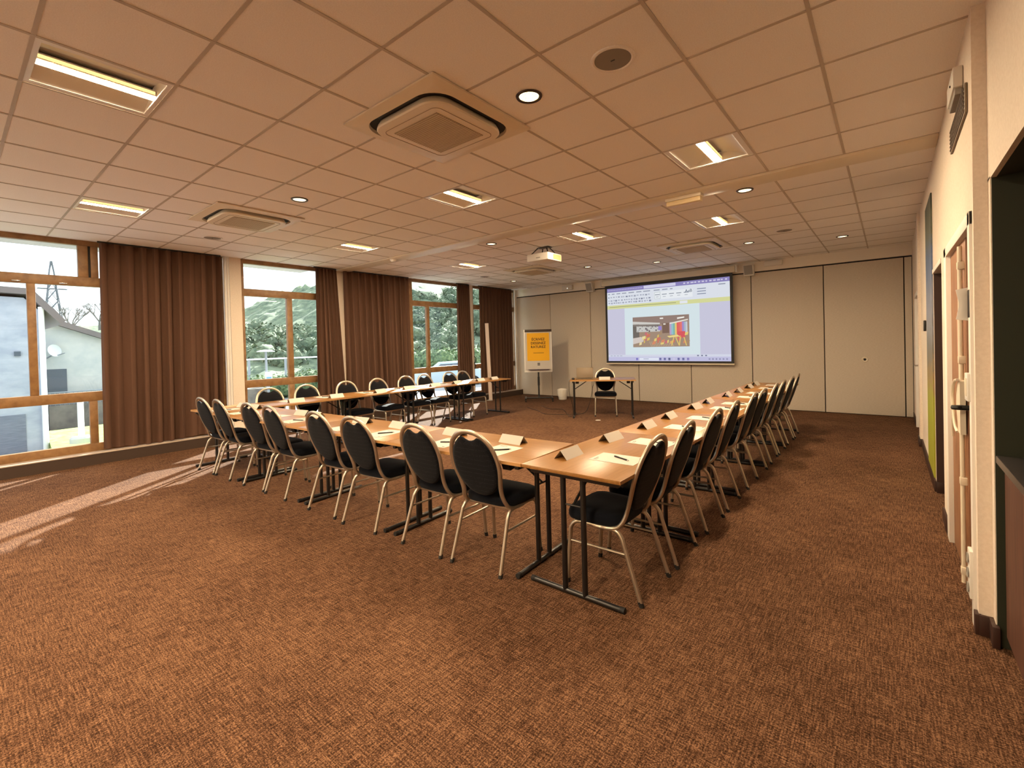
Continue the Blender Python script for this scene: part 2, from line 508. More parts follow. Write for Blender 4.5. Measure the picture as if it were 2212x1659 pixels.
# curved push plate
prof = [(3.62, 1.20), (3.68, 1.205), (3.76, 1.175), (3.81, 1.115), (3.82, 1.06), (3.79, 1.0), (3.75, .95), (3.73, .90), (3.62, .90)]
bm = BM(); prism(bm, prof, 0, LX - .032, LX - .008); pp = finish('push_plate', bm, M['cream'], d1)
bm = BM(); sweep(bm, smooth_path([(LX - .04, 3.62, 1.21), (LX - .045, 3.74, 1.19), (LX - .048, 3.82, 1.11), (LX - .046, 3.80, 1.0), (LX - .042, 3.76, .93), (LX - .036, 3.72, .90)], 5), .008, 8)
sweep(bm, smooth_path([(LX - .045, 3.80, 1.0), (LX - .047, 3.84, .93), (LX - .044, 3.87, .85)], 4), .007, 8)
finish('push_bar', bm, M['cream'], pp)
bm = BM(); cyl(bm, (LX + .02, 3.56, 1.06), (LX - .05, 3.56, 1.06), .014); lathe(bm, [(0, 0), (.022, .002), (.026, .012), (.022, .024), (0, .026)], 20, (LX - .05, 3.56, 1.047))
finish('door_knob', bm, M['black'], d1)
notice = finish('notice', (lambda b: (box2(b, (LX - .002, 3.86, 1.30), (LX + .001, 4.07, 1.60)), b)[1])(BM()), mat('notice_paper', (222, 176, 152), .8), d1, flat=True)

d2 = struct('door_2', 'open unlit doorway between the mural and the brown double door')
bm = BM()
box2(bm, (XF - .008, D2a - .012, D2t - .01), (WX, D2b + .012, D2t + .03), bev=.002)
finish('door_frame', bm, M['white'], d2)
bm = BM(); box2(bm, (XF + .001, D2b - .035, 0.101), (XF + .9, D2b - .002, D2t - .012)); finish('door_leaf', bm, M['door_dark'], d2, flat=True)  # dark sheet covers the far jamb in place of doorway shade
bm = BM(); box2(bm, (XF - .0, D2b - .04, 0), (XF + .06, D2b - .0, .10), bev=.002); finish('skirting_end', bm, M['skirt'], d2)

d3 = doorframe('door_3', 'white framed door with narrow glass beside the folding partition', D3a, D3b, D3t)
bm = BM(); box2(bm, (XF + .03, D3a + .014, .01), (XF + .07, D3b - .014, D3t - .014), bev=.002); finish('door_leaf', bm, M['white'], d3)
bm = BM(); box2(bm, (XF + .022, 8.9, .95), (XF + .028, 9.45, 1.93)); finish('glass_panel', bm, M['dark'], d3, flat=True)
bm = BM(); cyl(bm, (XF + .03, 8.74, 1.02), (XF - .045, 8.74, 1.02), .011); sweep(bm, [(XF - .045, 8.73, 1.02), (XF - .05, 8.87, 1.02)], .009, 10)
finish('door_handle', bm, M['chrome'], d3)

# mural
def mural_mat():
    m = mat('meadow_mural', (120, 130, 140), .6)
    b = m.node_tree.nodes['Principled BSDF']
    g = N(m, 'ShaderNodeTexCoord'); sp = N(m, 'ShaderNodeSeparateXYZ'); L(m, g.outputs['Object'], sp.inputs[0])
    nz = N(m, 'ShaderNodeTexNoise'); nz.inputs['Scale'].default_value = 9; nz.inputs['Detail'].default_value = 5
    mp = N(m, 'ShaderNodeMapping'); mp.inputs['Scale'].default_value = (1, 5, 1); L(m, g.outputs['Object'], mp.inputs[0]); L(m, mp.outputs[0], nz.inputs[0])
    ma = N(m, 'ShaderNodeMath', operation='MULTIPLY_ADD'); ma.inputs[1].default_value = .35; L(m, nz.outputs['Fac'], ma.inputs[0])
    dv = N(m, 'ShaderNodeMath', operation='MULTIPLY_ADD'); dv.inputs[1].default_value = 1 / 2.8; dv.inputs[2].default_value = -.175
    L(m, sp.outputs['Z'], dv.inputs[0]); L(m, dv.outputs[0], ma.inputs[2])
    cr = N(m, 'ShaderNodeValToRGB'); e = cr.color_ramp.elements
    e[0].position = .0; e[0].color = (*lin((150, 150, 40)), 1)
    e[1].position = 1.0; e[1].color = (*lin((56, 62, 52)), 1)
    for p, c in ((.30, (146, 152, 44)), (.36, (150, 126, 84)), (.44, (110, 108, 100)), (.6, (136, 142, 158)), (.78, (84, 104, 140)), (.88, (92, 96, 80))):
        k = e.new(p); k.color = (*lin(c), 1)
    L(m, ma.outputs[0], cr.inputs[0]); L(m, cr.outputs[0], b.inputs['Base Color'])
    return m
bm = BM(); box2(bm, (XF - .012, 5.84, .12), (XF - .001, 6.67, 2.78))
tag(finish('wall_mural', bm, mural_mat(), flat=True), 'tall narrow landscape mural, blue above green, on the door-side wall', 'mural')

# small wall devices on the door-side wall
t = thing('wall_telephone', 'small curved white handset unit on wall between brown door and hatch', 'telephone', (XF, 3.27, 1.62))
bm = BM(); box2(bm, (-.014, -.05, -.07), (-.001, .05, .07), bev=.003); finish('base', bm, M['black'], t)
bm = BM(); sweep(bm, smooth_path([(-.032, .02, .08), (-.026, .02, .045), (-.02, .02, 0), (-.026, .02, -.045), (-.032, .02, -.08)], 4), .008, 10, ry=.026); finish('handset', bm, M['plastic_w'], t)
t = thing('switch_box', 'white square switch box on wall below the white handset', 'switch', (XF, 3.28, 1.20))
bm = BM(); box2(bm, (-.024, -.05, -.07), (-.001, .055, .07), bev=.004); finish('case', bm, M['plastic_w'], t)
bm = BM(); box2(bm, (-.0265, -.03, -.045), (-.023, .035, .045), bev=.001); finish('switch_plate', bm, M['cream'], t)
t = thing('power_outlet', 'white vertical multi-socket strip low on wall beside serving hatch', 'outlet', (XF, 3.26, .26))
bm = BM(); box2(bm, (-.025, -.04, -.12), (-.001, .04, .12), bev=.004); finish('case', bm, M['plastic_w'], t)
for k in range(3):
    bm = BM(); lathe(bm, [(0, 0), (.022, 0), (.026, .003), (.026, .006)], 20)
    bmesh.ops.rotate(bm, cent=(0, 0, 0), matrix=Matrix.Rotation(-PI / 2, 3, 'Y'), verts=bm.verts)
    bmesh.ops.translate(bm, vec=(-.026, 0, -.075 + k * .075), verts=bm.verts); finish('socket', bm, M['plastic_g'], t)
t = thing('emergency_light', 'white emergency light box on the wall above the brown double door', 'light', (XF, 3.62, 2.84))
bm = BM(); box2(bm, (-.042, -.16, -.05), (-.001, .16, .06), bev=.006); finish('case', bm, M['plastic_w'], t)
bm = BM(); box2(bm, (-.034, -.14, -.085), (-.004, .14, -.048), bev=.006); finish('lens', bm, M['plastic_g'], t)
bm = BM(); cyl(bm, (-.042, -.05, .0), (-.047, -.05, .0), .006); finish('indicator', bm, M['black'], t)
t = thing('vent_grille', 'long dark grey air grille high on wall above the brown double door', 'grille', (XF, 3.66, 2.665))
bm = BM(); box2(bm, (-.012, -.36, -.075), (-.001, .36, .075), bev=.003); finish('grille_frame', bm, mat('dark_grille', (120, 106, 88), .6), t)
bm = BM()
for k in range(6): box2(bm, (-.016, -.34, -.062 + k * .022), (-.011, .34, -.052 + k * .022))
finish('louvre', bm, mat('dark_louvre', (92, 80, 66), .6), t, flat=True)
bm = BM(); box2(bm, (-.02, -.045, -.06), (-.001, .045, .06), bev=.004)
o = tag(finish('door_sensor', bm, M['black']), 'small black box on the pilaster beside the mural', 'sensor'); o.location = (XF - .002, 7.0, 1.56)

# thermostat ring on partition
t = thing('partition_lock', 'small round white lock ring on the beige folding partition', 'lock', (-0.355, YB, 1.02))
bm = BM(); lathe(bm, [(.022, 0), (.045, 0), (.05, .008), (.042, .016), (.024, .012), (.022, 0)], 28)
bmesh.ops.rotate(bm, cent=(0, 0, 0), matrix=Matrix.Rotation(PI / 2, 3, 'X'), verts=bm.verts); finish('ring', bm, M['cream'], t)
bm = BM(); cyl(bm, (0, 0.002, 0), (0, -.006, 0), .021); finish('keyhole', bm, M['dark'], t)

# ------------------------------------------------------------------ window wall
wl = struct('wall_left', 'window wall columns and sill')
def pier(name, y0, y1_, x1, label):
    bm = BM(); box2(bm, (XL - .25, y0, 0), (x1, y1_, CZ + .05)); finish(name, bm, M['wall'], wl, flat=True)
pier('column', 3.06, 3.24, XL + .05, ''); pier('column', 4.99, 5.14, XL + .05, ''); pier('column', 8.77, 8.87, XL + .05, ''); pier('column', 10.655, 10.75, XL + .06, '')
bm = BM(); box2(bm, (XL - .3, YN, -.2), (XL - .05, YB, .19)); box2(bm, (XL - .3, YN, CZ - .01), (XL - .05, YB, CZ + .25))
finish('wall_surface', bm, M['wall'], wl, flat=True)
bm = BM(); box2(bm, (XL - .05, YN, 0), (-8.33, YB, .142)); box2(bm, (-8.345, YN, .0), (-8.325, YB, .142))
tr = smesh('trim_3', bm, M['ledge'], 'low dark plinth running under the windows', flat=True)
bm = BM(); box2(bm, (XL - .05, YN, .142), (-8.318, YB, .156), bev=.003); finish('sill_top', bm, M['ledgetop'], tr)
# white pipes beside the columns
bm = BM()
for y in (2.985, 3.03): cyl(bm, (XL + .06, y, .156), (XL + .06, y, CZ), .02)
smesh('trim_4', bm, M['white'], 'pair of white pipes beside the first column')
bm = BM()
for y in (10.585, 10.635): cyl(bm, (XL + .09, y, .156), (XL + .09, y, CZ), .022)
smesh('trim_5', bm, M['white'], 'white pipes in the far window corner')

def window(idx, label, y0, y1_, zlo, bars_h, verts, panes):
    """bars_h: list (za, zb); verts: list (ya, yb, za, zb); panes: list of (ya,yb,za,zb)"""
    w = struct('window_%d' % idx, label)
    bm = BM()
    xa, xb = XL - .05, XL + .03
    for za, zb in bars_h: box2(bm, (xa, y0, za), (xb, y1_, zb), bev=.005)
    for ya, yb, za, zb in verts: box2(bm, (xa + .002, ya, za), (xb - .002, yb, zb), bev=.005)
    finish('window_frame', bm, M['oak'], w)
    for ya, yb, za, zb in panes:
        bm = BM(); box2(bm, (XL - .016, ya - .01, za - .01), (XL - .010, yb + .01, zb + .01)); finish('pane', bm, M['glass'], w, flat=True)
    return w
ZT0, ZT1, ZA, ZB, ZC, ZD, ZE, ZF = CZ, 2.975, 2.545, 2.42, .975, .845, .262, .19
H = [(ZT1, ZT0 + .04), (ZB, ZA), (ZD, ZC), (ZF - .04, ZE)]
# bay nearest the viewpoint
w1 = window(1, 'oak framed window nearest the camera with garage house outside', YN, 2.97, 0, H,
       [(1.205, 1.31, ZA, ZT1), (1.335, 1.415, ZA, ZT1), (.71, .79, ZC, ZB), (1.27, 1.355, ZE, ZD), (2.88, 2.97, ZF, ZT0), (-1.0, -.9, ZF, ZT0), (-.98, -.92, ZF, ZT0)],
       [(-.9, 1.205, ZA, ZT1), (1.415, 2.88, ZA, ZT1), (-.9, .71, ZC, ZB), (.79, 2.88, ZC, ZB), (-.9, 1.27, ZE, ZD), (1.355, 2.88, ZE, ZD), (YN, -1.0, ZE, ZT1)])
bm = BM(); box2(bm, (XL - .04, 1.31, ZA), (XL + .012, 1.335, ZT1)); finish('shadow_gap', bm, M['dark'], w1, flat=True)
bm = BM()
for y in (.62, 1.05): box2(bm, (XL + .03, y - .04, ZB + .015), (XL + .045, y + .04, ZB + .03), bev=.003)
finish('catch', bm, M['chrome'], w1)
window(2, 'oak framed window between first column and the gathered curtain', 3.24, 4.99, 0, H,
       [(3.24, 3.29, ZF, ZT0), (4.01, 4.105, ZC, ZB), (4.90, 4.99, ZF, ZT0), (4.01, 4.105, ZE, ZD)],
       [(3.29, 4.90, ZA, ZT1), (3.29, 4.01, ZC, ZB), (4.105, 4.90, ZC, ZB), (3.29, 4.01, ZE, ZD), (4.105, 4.90, ZE, ZD)])
window(3, 'oak framed window in third bay with bushes and car outside', 5.14, 8.77, 0, H,
       [(5.14, 5.22, ZF, ZT0), (6.78, 6.89, ZF, ZT0), (7.31, 7.39, ZC, ZB), (8.68, 8.77, ZF, ZT0), (7.31, 7.39, ZE, ZD)],
       [(5.22, 6.78, ZA, ZT1), (6.89, 8.68, ZA, ZT1), (5.22, 6.78, ZC, ZB), (6.89, 7.31, ZC, ZB), (7.39, 8.68, ZC, ZB), (5.22, 6.78, ZE, ZD), (6.89, 7.31, ZE, ZD), (7.39, 8.68, ZE, ZD)])
window(4, 'oak framed window in the far bay mostly behind curtain', 8.87, 10.655, 0, H,
       [(8.87, 8.91, ZF, ZT0), (10.61, 10.655, ZF, ZT0)],
       [(8.91, 10.61, ZA, ZT1), (8.91, 10.61, ZC, ZB), (8.91, 10.61, ZE, ZD)])

# hanging window crank by the third column
t = thing('window_crank', 'thin metal window crank hanging against the third column', 'crank', (XL + .075, 8.84, 0))
bm = BM(); sweep(bm, [(0, 0, .86), (0, 0, 2.4)], .006, 8); finish('rod', bm, M['steel'], t)
bm = BM(); sweep(bm, smooth_path([(0, 0, 1.18), (.035, .02, 1.14), (.04, .02, 1.06), (.0, 0, 1.0), (.02, .03, .92), (0, 0, .86)], 4), .011, 8); finish('handle', bm, M['black'], t)

# curtains
def curtain(label, yt, yb, zt, zb, folds, x0, amp=.035, seed=0, bow=0.0):
    rnd = random.Random(seed)
    bm = BM()
    nu, nv = folds * 14, 14
    ph = [rnd.uniform(-.5, .5) for _ in range(folds + 2)]
    am = [rnd.uniform(.6, 1.25) for _ in range(folds + 2)]
    G = []
    for side in (0, 1):
        g = []
        for v in range(nv + 1):
            s = v / nv
            row = []
            for u in range(nu + 1):
                q = u / nu
                k = q * folds
                i = int(k); fr = k - i
                a = am[i] * (1 - fr) + am[i + 1] * fr
                p = ph[i] * (1 - fr) + ph[i + 1] * fr
                y = (yt[0] + (yt[1] - yt[0]) * q) * (1 - s) + (yb[0] + (yb[1] - yb[0]) * q) * s
                w = math.sin(2 * PI * k + p * (0.4 + s) * 2.2); w = math.copysign(abs(w) ** .75, w)
                ampl = amp * a * (.75 + .25 * s)
                x = x0 + ampl * w + (.004 if side else -.004)
                y += .012 * math.cos(2 * PI * k * 2 + p) * (1 - .3 * s)
                z = zt + (zb - zt) * s + (.012 * math.sin(q * 9 + seed) if v == nv else 0)
                row.append(bm.verts.new((x, y, z)))
            g.append(row)
        G.append(g)
    for side, g in enumerate(G):
        for v in range(nv):
            for u in range(nu):
                bm.faces.new((g[v][u], g[v][u + 1], g[v + 1][u + 1], g[v + 1][u]))
    A, B = G
    for v in range(nv):
        for u in (0, nu): bm.faces.new((A[v][u], B[v][u], B[v + 1][u], A[v + 1][u]))
    for u in range(nu):
        for v in (0, nv): bm.faces.new((A[v][u], A[v][u + 1], B[v][u + 1], B[v][u]))
    o = finish('curtain', bm, M['curtain'], angle=80)
    tag(o, label, 'curtain', 'brown pleated curtains along the window wall')
    bm = BM(); n = max(3, folds)
    box2(bm, (x0 - .012, min(yt) - .01, zt), (x0 + .012, max(yt) + .01, CZ + .002)); finish('curtain_track', bm, M['black'], o, flat=True)
    return o
XC = XL + .125
ZC0 = CZ - .02
curtain('wide brown pleated curtain between nearest window and the first column', (1.405, 2.90), (1.385, 2.86), ZC0, .172, 10, XC, amp=.05, seed=1)
curtain('narrow brown curtain gathered in front of the second column', (4.50, 4.93), (4.46, 5.07), ZC0, .19, 6, XC, amp=.045, seed=2)
curtain('wide brown pleated curtain left of the third bay window', (5.09, 6.70), (5.14, 6.74), ZC0, .19, 11, XC, amp=.05, seed=3)
curtain('slim brown curtain gathered in front of the third column', (8.22, 8.64), (8.20, 8.70), ZC0, .19, 6, XC, amp=.04, seed=4)
curtain('wide brown pleated curtain next to the far corner', (9.02, 10.37), (9.0, 10.34), ZC0, .175, 10, XC, amp=.045, seed=5)

# tall pale board leaning by the far curtain
t = thing('pale_board', 'tall narrow pale board leaning near the far corner curtain', 'board', (-8.20, 9.10, 0), math.radians(30))
bm = BM(); box(bm, (0, 0, 1.02), (.095, .03, 2.04), rot=Matrix.Rotation(math.radians(-1.6), 3, 'Y'), bev=.004); finish('plank', bm, mat('pale_board', (214, 196, 184), .5), t)
bm = BM(); box(bm, (0.0, .0, .01), (.13, .14, .02), bev=.004); finish('foot', bm, M['plastic_g'], t)

# ------------------------------------------------------------------ chairs
CHG = 'navy oval-backed banquet chairs'
def make_chair():
    t = thing('banquet_chair', '', 'chair', (0, 0, 0), 0)
    # hoop
    side = [(.186, .06, .385), (.187, -.03, .388), (.185, -.09, .402), (.176, -.125, .440), (.165, -.145, .495), (.171, -.166, .56), (.188, -.191, .635), (.195, -.208, .69),
            (.189, -.230, .76), (.162, -.253, .833), (.112, -.269, .885), (.055, -.277, .911)]
    P = side + [(0, -.279, .918)] + [(-x, y, z) for x, y, z in side[::-1]]
    bm = BM(); sweep(bm, smooth_path(P, 4), .0125, 12, ry=.0175); finish('back_frame', bm, M['steel'], t, angle=60)
    # seat
    def outline(s, n=44):
        out = []
        for k in range(n):
            a = 2 * PI * k / n
            c, d = math.cos(a), math.sin(a)
            e = .42
            x = math.copysign(abs(c) ** e, c); y = math.copysign(abs(d) ** e, d)
            hw = .212 + .012 * y
            out.append((x * hw * s, .07 + y * .185 * s))
        return out
    loops = [[(x, y, z) for x, y in outline(s)] for s, z in ((.90, .398), (.97, .402), (1.0, .418), (1.0, .440), (.965, .458), (.88, .468), (.6, .474))]
    bm = BM(); loft(bm, loops); finish('seat', bm, M['fab_seat'], t, angle=70)
    # backrest pad
    pts = []
    n = 72
    zc, hz, hx = .683, .217, .186
    for k in range(n):
        a = PI / 2 + 2 * PI * k / n
        x, z = hx * math.cos(a), zc + hz * math.sin(a)
        if z > zc and abs(x) < .066:
            z = .884 - .026 * (1 - (x / .066) ** 2)
        pts.append((x, z))
    def yb(z):
        return -.145 - (z - .495) * .317
    def ring(s, d):
        return [(x * s, yb(zc + (z - zc) * s) + d, zc + (z - zc) * s) for x, z in pts]
    loops = [ring(.55, -.021), ring(.86, -.019), ring(.965, -.014), ring(1.0, 0), ring(.965, .014), ring(.86, .021), ring(.55, .025)]
    bm = BM(); loft(bm, loops); finish('backrest', bm, M['fab_back'], t, angle=70)
    # legs
    for s in (-1, 1):
        fr = smooth_path([(s * .207, .238, .02), (s * .200, .216, .30), (s * .197, .206, .355), (s * .194, .178, .384), (s * .191, .13, .390), (s * .19, .04, .389)], 5)
        rr = smooth_path([(s * .207, -.236, .02), (s * .196, -.142, .30), (s * .193, -.122, .352), (s * .191, -.092, .381), (s * .190, -.04, .389), (s * .19, .04, .389)], 5)
        for path, foot, top in ((fr, (s * .2075, .2395), (s * .2065, .236)), (rr, (s * .2075, -.2425), (s * .206, -.23))):
            bm = BM(); sweep(bm, path, .0125, 10); leg = finish('leg', bm, M['steel'], t, angle=60)
            bm = BM(); sweep(bm, [(foot[0], foot[1], 0), (top[0], top[1], .028)], .0145, 10); finish('foot_cap', bm, M['rubber'], leg)
        bm = BM(); sweep(bm, [(s * .201, .219, .265), (s * .198, -.153, .265)], .0075, 8); finish('stretcher', bm, M['steel'], t)
    bm = BM(); box(bm, (0, .185, .385), (.385, .018, .028), bev=.004); finish('seat_rail', bm, M['steel'], t)
    bm = BM(); box(bm, (0, -.07, .385), (.375, .018, .022), bev=.004); finish('seat_rail', bm, M['steel'], t)
    return t

ordinals = ['first', 'second', 'third', 'fourth', 'fifth', 'sixth', 'seventh', 'eighth', 'ninth', 'tenth']
chair0 = make_chair()
used = False
def place_chair(x, y, rz, label):
    global used
    if not used:
        used = True
        chair0.location = (x, y, 0); chair0.rotation_euler = (0, 0, rz); chair0['label'] = label; chair0['group'] = CHG
        return chair0
    return dup(chair0, (x, y, 0), rz, label, CHG)
R = math.radians
# row along the door-side wall (facing the windows) : local +Y -> -X
right_y = [2.62, 3.155, 3.835, 4.39, 5.13, 5.58, 6.26, 6.78, 7.46, 7.97]
rj = [0, 2, -1, 1, 0, -2, 1, 0, -1, 2]
for k, y in enumerate(right_y):
    place_chair(-1.325, y, R(90 + rj[k]), 'navy oval-backed chair, %s from the near corner in the row facing the windows' % ordinals[k])
# row facing the screen, backs to the camera, from the window end
front = [(-6.55, 2.02), (-6.06, 2.04), (-5.325, 2.075), (-4.82, 2.085), (-3.97, 2.11), (-3.40, 2.115), (-2.65, 2.155), (-2.145, 2.18)]
fj = [1, -2, 2, -1, 0, 2, -2, 1]
for k, (x, y) in enumerate(front):
    place_chair(x, y + .236, R(2.4 + fj[k]), 'navy oval-backed chair, %s from the window end in the row seen from behind' % ordinals[k])
# row with its back to the windows
left_y = [3.05, 3.60, 4.30, 4.93, 5.54, 6.0, 6.66, 7.06]
for k, y in enumerate(left_y):
    place_chair(-6.87, y, R(-90 + (1, -2, 0, 2, -1, 1, -2, 0)[k]), 'navy oval-backed chair, %s counted towards the screen in the row backing onto the windows' % ordinals[k])
place_chair(-4.455, 8.43, R(208), 'navy oval-backed chair alone behind the presenter desk')

# ------------------------------------------------------------------ tables
TG = 'beech folding tables set in a U'
def make_table(Lx, W=.66):
    t = thing('folding_table', '', 'table')
    bm = BM(); box2(bm, (-Lx / 2 + .002, -W / 2, .719), (Lx / 2 - .002, W / 2, .74), bev=.002)
    top = finish('tabletop', bm, M['beech'], t)
    for s in (-1, 1):
        bm = BM(); box2(bm, (-Lx / 2 + .001, s * (W / 2 + .0008) - .001, .7195), (Lx / 2 - .001, s * (W / 2 + .0008) + .001, .7395))
        finish('edge_band', bm, M['edge'], top, flat=True)
    for s in (-1, 1):
        x = s * (Lx / 2 - .062)
        bm = BM(); box2(bm, (x - .016, -.295, .685), (x + .016, .295, .7185), bev=.004); finish('top_rail', bm, M['blackmetal'], t)
        bm = BM(); sweep(bm, [(x, -.30, .017), (x, .30, .017)], .016, 12); ft = finish('foot_bar', bm, M['blackmetal'], t)
        for e in (-1, 1):
            bm = BM(); sweep(bm, [(x, e * .285, .0175), (x, e * .312, .0175)], .0172, 12); finish('end_cap', bm, M['rubber'], ft)
        for e in (-1, 1):
            bm = BM(); cyl(bm, (x, e * .067, .02), (x, e * .067, .69), .0165, 14); finish('leg', bm, M['blackmetal'], t)
        bm = BM(); cyl(bm, (x, -.067, .53), (x, .067, .53), .006, 8); sweep(bm, [(x, 0, .53), (x - s * .27, 0, .712)], .008, 8); finish('brace', bm, M['blackmetal'], t)
        for e in (-1, 1):
            bm = BM()
            prism(bm, [(e * (W / 2 - .02), .719), (e * (W / 2 - .15), .719), (e * (W / 2 - .13), .685), (e * (W / 2 - .04), .672)], 0, x - s * .05, x - s * .11)
            finish('corner_bumper', bm, M['black'], t)
    return t
LR, LF, LL = 1.24, 1.31, 1.25
tR = make_table(LR); XT = -1.44
for k in range(5):
    y = 2.235 + LR * (k + .5)
    lab = 'beech folding table, %s from the near corner in the row on the door side' % ordinals[k]
    if k == 0: tR.location = (XT, y, 0); tR.rotation_euler = (0, 0, R(90)); tR['label'] = lab; tR['group'] = TG
    else: dup(tR, (XT, y, 0), R(90), lab, TG)
tF = make_table(LF)
AF = R(2.42)
for k in range(4):
    d = LF * (k + .5)
    x = -1.785 - d * math.cos(AF); y = 2.235 + .33 - d * math.sin(AF)
    lab = 'beech folding table, %s from the near corner in the row whose chairs show their backs' % ordinals[k]
    if k == 0: tF.location = (x, y, 0); tF.rotation_euler = (0, 0, AF); tF['label'] = lab; tF['group'] = TG
    else: dup(tF, (x, y, 0), AF, lab, TG)
tL = make_table(LL); XTL = -6.66
for k in range(4):
    y = 2.72 + LL * (k + .5)
    lab = 'beech folding table, %s counted towards the screen in the row by the windows' % ordinals[k]
    if k == 0: tL.location = (XTL, y, 0); tL.rotation_euler = (0, 0, R(90)); tL['label'] = lab; tL['group'] = TG
    else: dup(tL, (XTL, y, 0), R(90), lab, TG)
dup(tL, (-4.42, 8.25, 0), R(28), 'beech folding table standing alone as presenter desk with laptop')

# ------------------------------------------------------------------ name tents, papers, pens
def make_tent():
    t = thing('name_tent', '', 'place card')
    bm = BM()
    w, h, l = .048, .056, .21
    for s in (-1, 1):
        prism(bm, [(s * w, 0), (s * (w - .0012), 0), (-s * .0004, h), (0, h + .0006)], 0, -l / 2, l / 2)
    card = finish('card', bm, M['paper'], t, flat=True)
    # faint printed name line
    n = Vector((0, -h, -w)).normalized()
    bm = BM()
    for s in (-1, 1):
        a = math.atan2(h, w)
        for k, (u, wd) in enumerate(((-.045, .05), (.02, .06))):
            c = Vector((u, s * (w * .48 + .0012), h * .52 + .0012))
            box(bm, c, (wd, .004, .0004), rot=None)
            vs = bm.verts[-8:]
            bmesh.ops.rotate(bm, cent=c, matrix=Matrix.Rotation(-s * a, 3, 'X'), verts=vs)
    bm.free()
    return t
def make_paper():
    t = thing('note_sheet', '', 'paper')
    bm = BM(); box2(bm, (-.105, -.1485, 0), (.105, .1485, .0012)); finish('sheet', bm, M['paper'], t, flat=True)
    bm = BM(); box2(bm, (-.085, .118, .0012), (-.02, .124, .0015)); box2(bm, (-.085, .106, .0012), (-.045, .110, .0015)); finish('heading', bm, M['ink'], t, flat=True)
    bm = BM(); box2(bm, (.062, -.128, .0012), (.088, -.116, .0015)); finish('logo', bm, M['ink'], t, flat=True)
    return t
def make_pen():
    t = thing('ballpoint_pen', '', 'pen')
    bm = BM(); sweep(bm, [(-.066, 0, .0052), (.056, 0, .0052)], .0048, 10); finish('barrel', bm, M['pen'], t)
    bm = BM(); sweep(bm, [(.056, 0, .0052), (.071, 0, .0048)], [.0046, .001], 10); finish('tip', bm, M['chrome'], t)
    bm = BM(); box2(bm, (-.062, -.0015, .0098), (-.028, .0015, .0112)); finish('clip', bm, M['chrome'], t, flat=True)
    return t
tent0, paper0, pen0 = make_tent(), make_paper(), make_pen()
state = {}
def put(proto, loc, rz, label, group):
    if proto.name not in state:
        state[proto.name] = 1
        proto.location = loc; proto.rotation_euler = (0, 0, rz); proto['label'] = label; proto['group'] = group
    else: dup(proto, loc, rz, label, group)
ZT = .7402
rnd = random.Random(3)
rt = [2.56, 3.16, 3.77, 4.34, 5.06, 5.57, 6.31, 6.86, 7.48, 7.96]
for k in range(10):
    o_ = ordinals[k]
    put(tent0, (-1.62 + rnd.uniform(-.012, .012), rt[k], ZT), R(90 + rnd.uniform(-5, 5)), 'folded white place card, %s from the near corner in the row facing the windows' % o_, 'folded white place cards')
    y = right_y[k] + rnd.uniform(-.03, .03)
    put(paper0, (-1.335, y + .05, ZT), R(90 + rnd.uniform(-5, 5)), 'white note sheet, %s from the near corner in the row facing the windows' % o_, 'white note sheets')
    put(pen0, (-1.31, y + .055, ZT + .0014), R(-28 + rnd.uniform(-15, 15)), 'black pen on note sheet, %s from the near corner in the row facing the windows' % o_, 'black pens')
ft = [-6.62, -6.30, -5.16, -4.88, -4.05, -3.50, -2.80, -2.20]
def fy(x): return 2.235 + .042 * (x + 1.785)
for k in range(8):
    o_ = ordinals[k]
    x = ft[k]
    put(tent0, (x, fy(x) + .47, ZT), R(2.4 + rnd.uniform(-6, 6)), 'folded white place card, %s from the window end in the row seen from behind' % o_, 'folded white place cards')
    x = front[k][0] + .02
    put(paper0, (x, fy(x) + .215, ZT), R(2.4 + rnd.uniform(-6, 6)), 'white note sheet, %s from the window end in the row seen from behind' % o_, 'white note sheets')
    put(pen0, (x + .02, fy(x) + .22, ZT + .0014), R(35 + rnd.uniform(-20, 20)), 'black pen on note sheet, %s from the window end in the row seen from behind' % o_, 'black pens')
lt = [3.14, 3.75, 4.53, 5.12, 5.72, 6.28, 6.94, 7.36]
for k in range(8):
    o_ = ordinals[k]
    put(tent0, (-6.50 + rnd.uniform(-.015, .015), lt[k], ZT), R(90 + rnd.uniform(-7, 7)), 'folded white place card, %s counted towards the screen in the window row' % o_, 'folded white place cards')
    put(paper0, (-6.74, left_y[k] + .1, ZT), R(-90 + rnd.uniform(-5, 5)), 'white note sheet, %s counted towards the screen in the window row' % o_, 'white note sheets')
    put(pen0, (-6.72, left_y[k] + .12, ZT + .0014), R(30 + rnd.uniform(-20, 20)), 'black pen on note sheet, %s counted towards the screen in the window row' % o_, 'black pens')

# presenter desk items
def desk(u, v): 
    c, s = math.cos(R(28)), math.sin(R(28))
    return (-4.42 + u * c - v * s, 8.25 + u * s + v * c)
x, y = desk(.04, -.20)
dup(tent0, (x, y, ZT), R(30), 'folded white place card standing on the presenter desk', 'folded white place cards')
x, y = desk(-.35, -.02)
t = thing('laptop', 'grey laptop seen from its lid on the presenter desk', 'laptop', (x, y, ZT), R(28 + 180))
bm = BM(); box2(bm, (-.165, -.13, 0), (.165, .10, .016), bev=.005); finish('base', bm, M['laptop'], t)
bm = BM(); box2(bm, (-.14, -.05, .0162), (.14, .08, .0175)); finish('keyboard', bm, M['black'], t, flat=True)
bm = BM(); box(bm, (0, 0, .11), (.33, .008, .215), bev=.0035)
bmesh.ops.rotate(bm, cent=(0, 0, 0), matrix=Matrix.Rotation(R(14), 3, 'X'), verts=bm.verts); bmesh.ops.translate(bm, vec=(0, -.125, .008), verts=bm.verts)
lid = finish('lid', bm, M['laptop'], t)
x, y = desk(-.57, -.12)
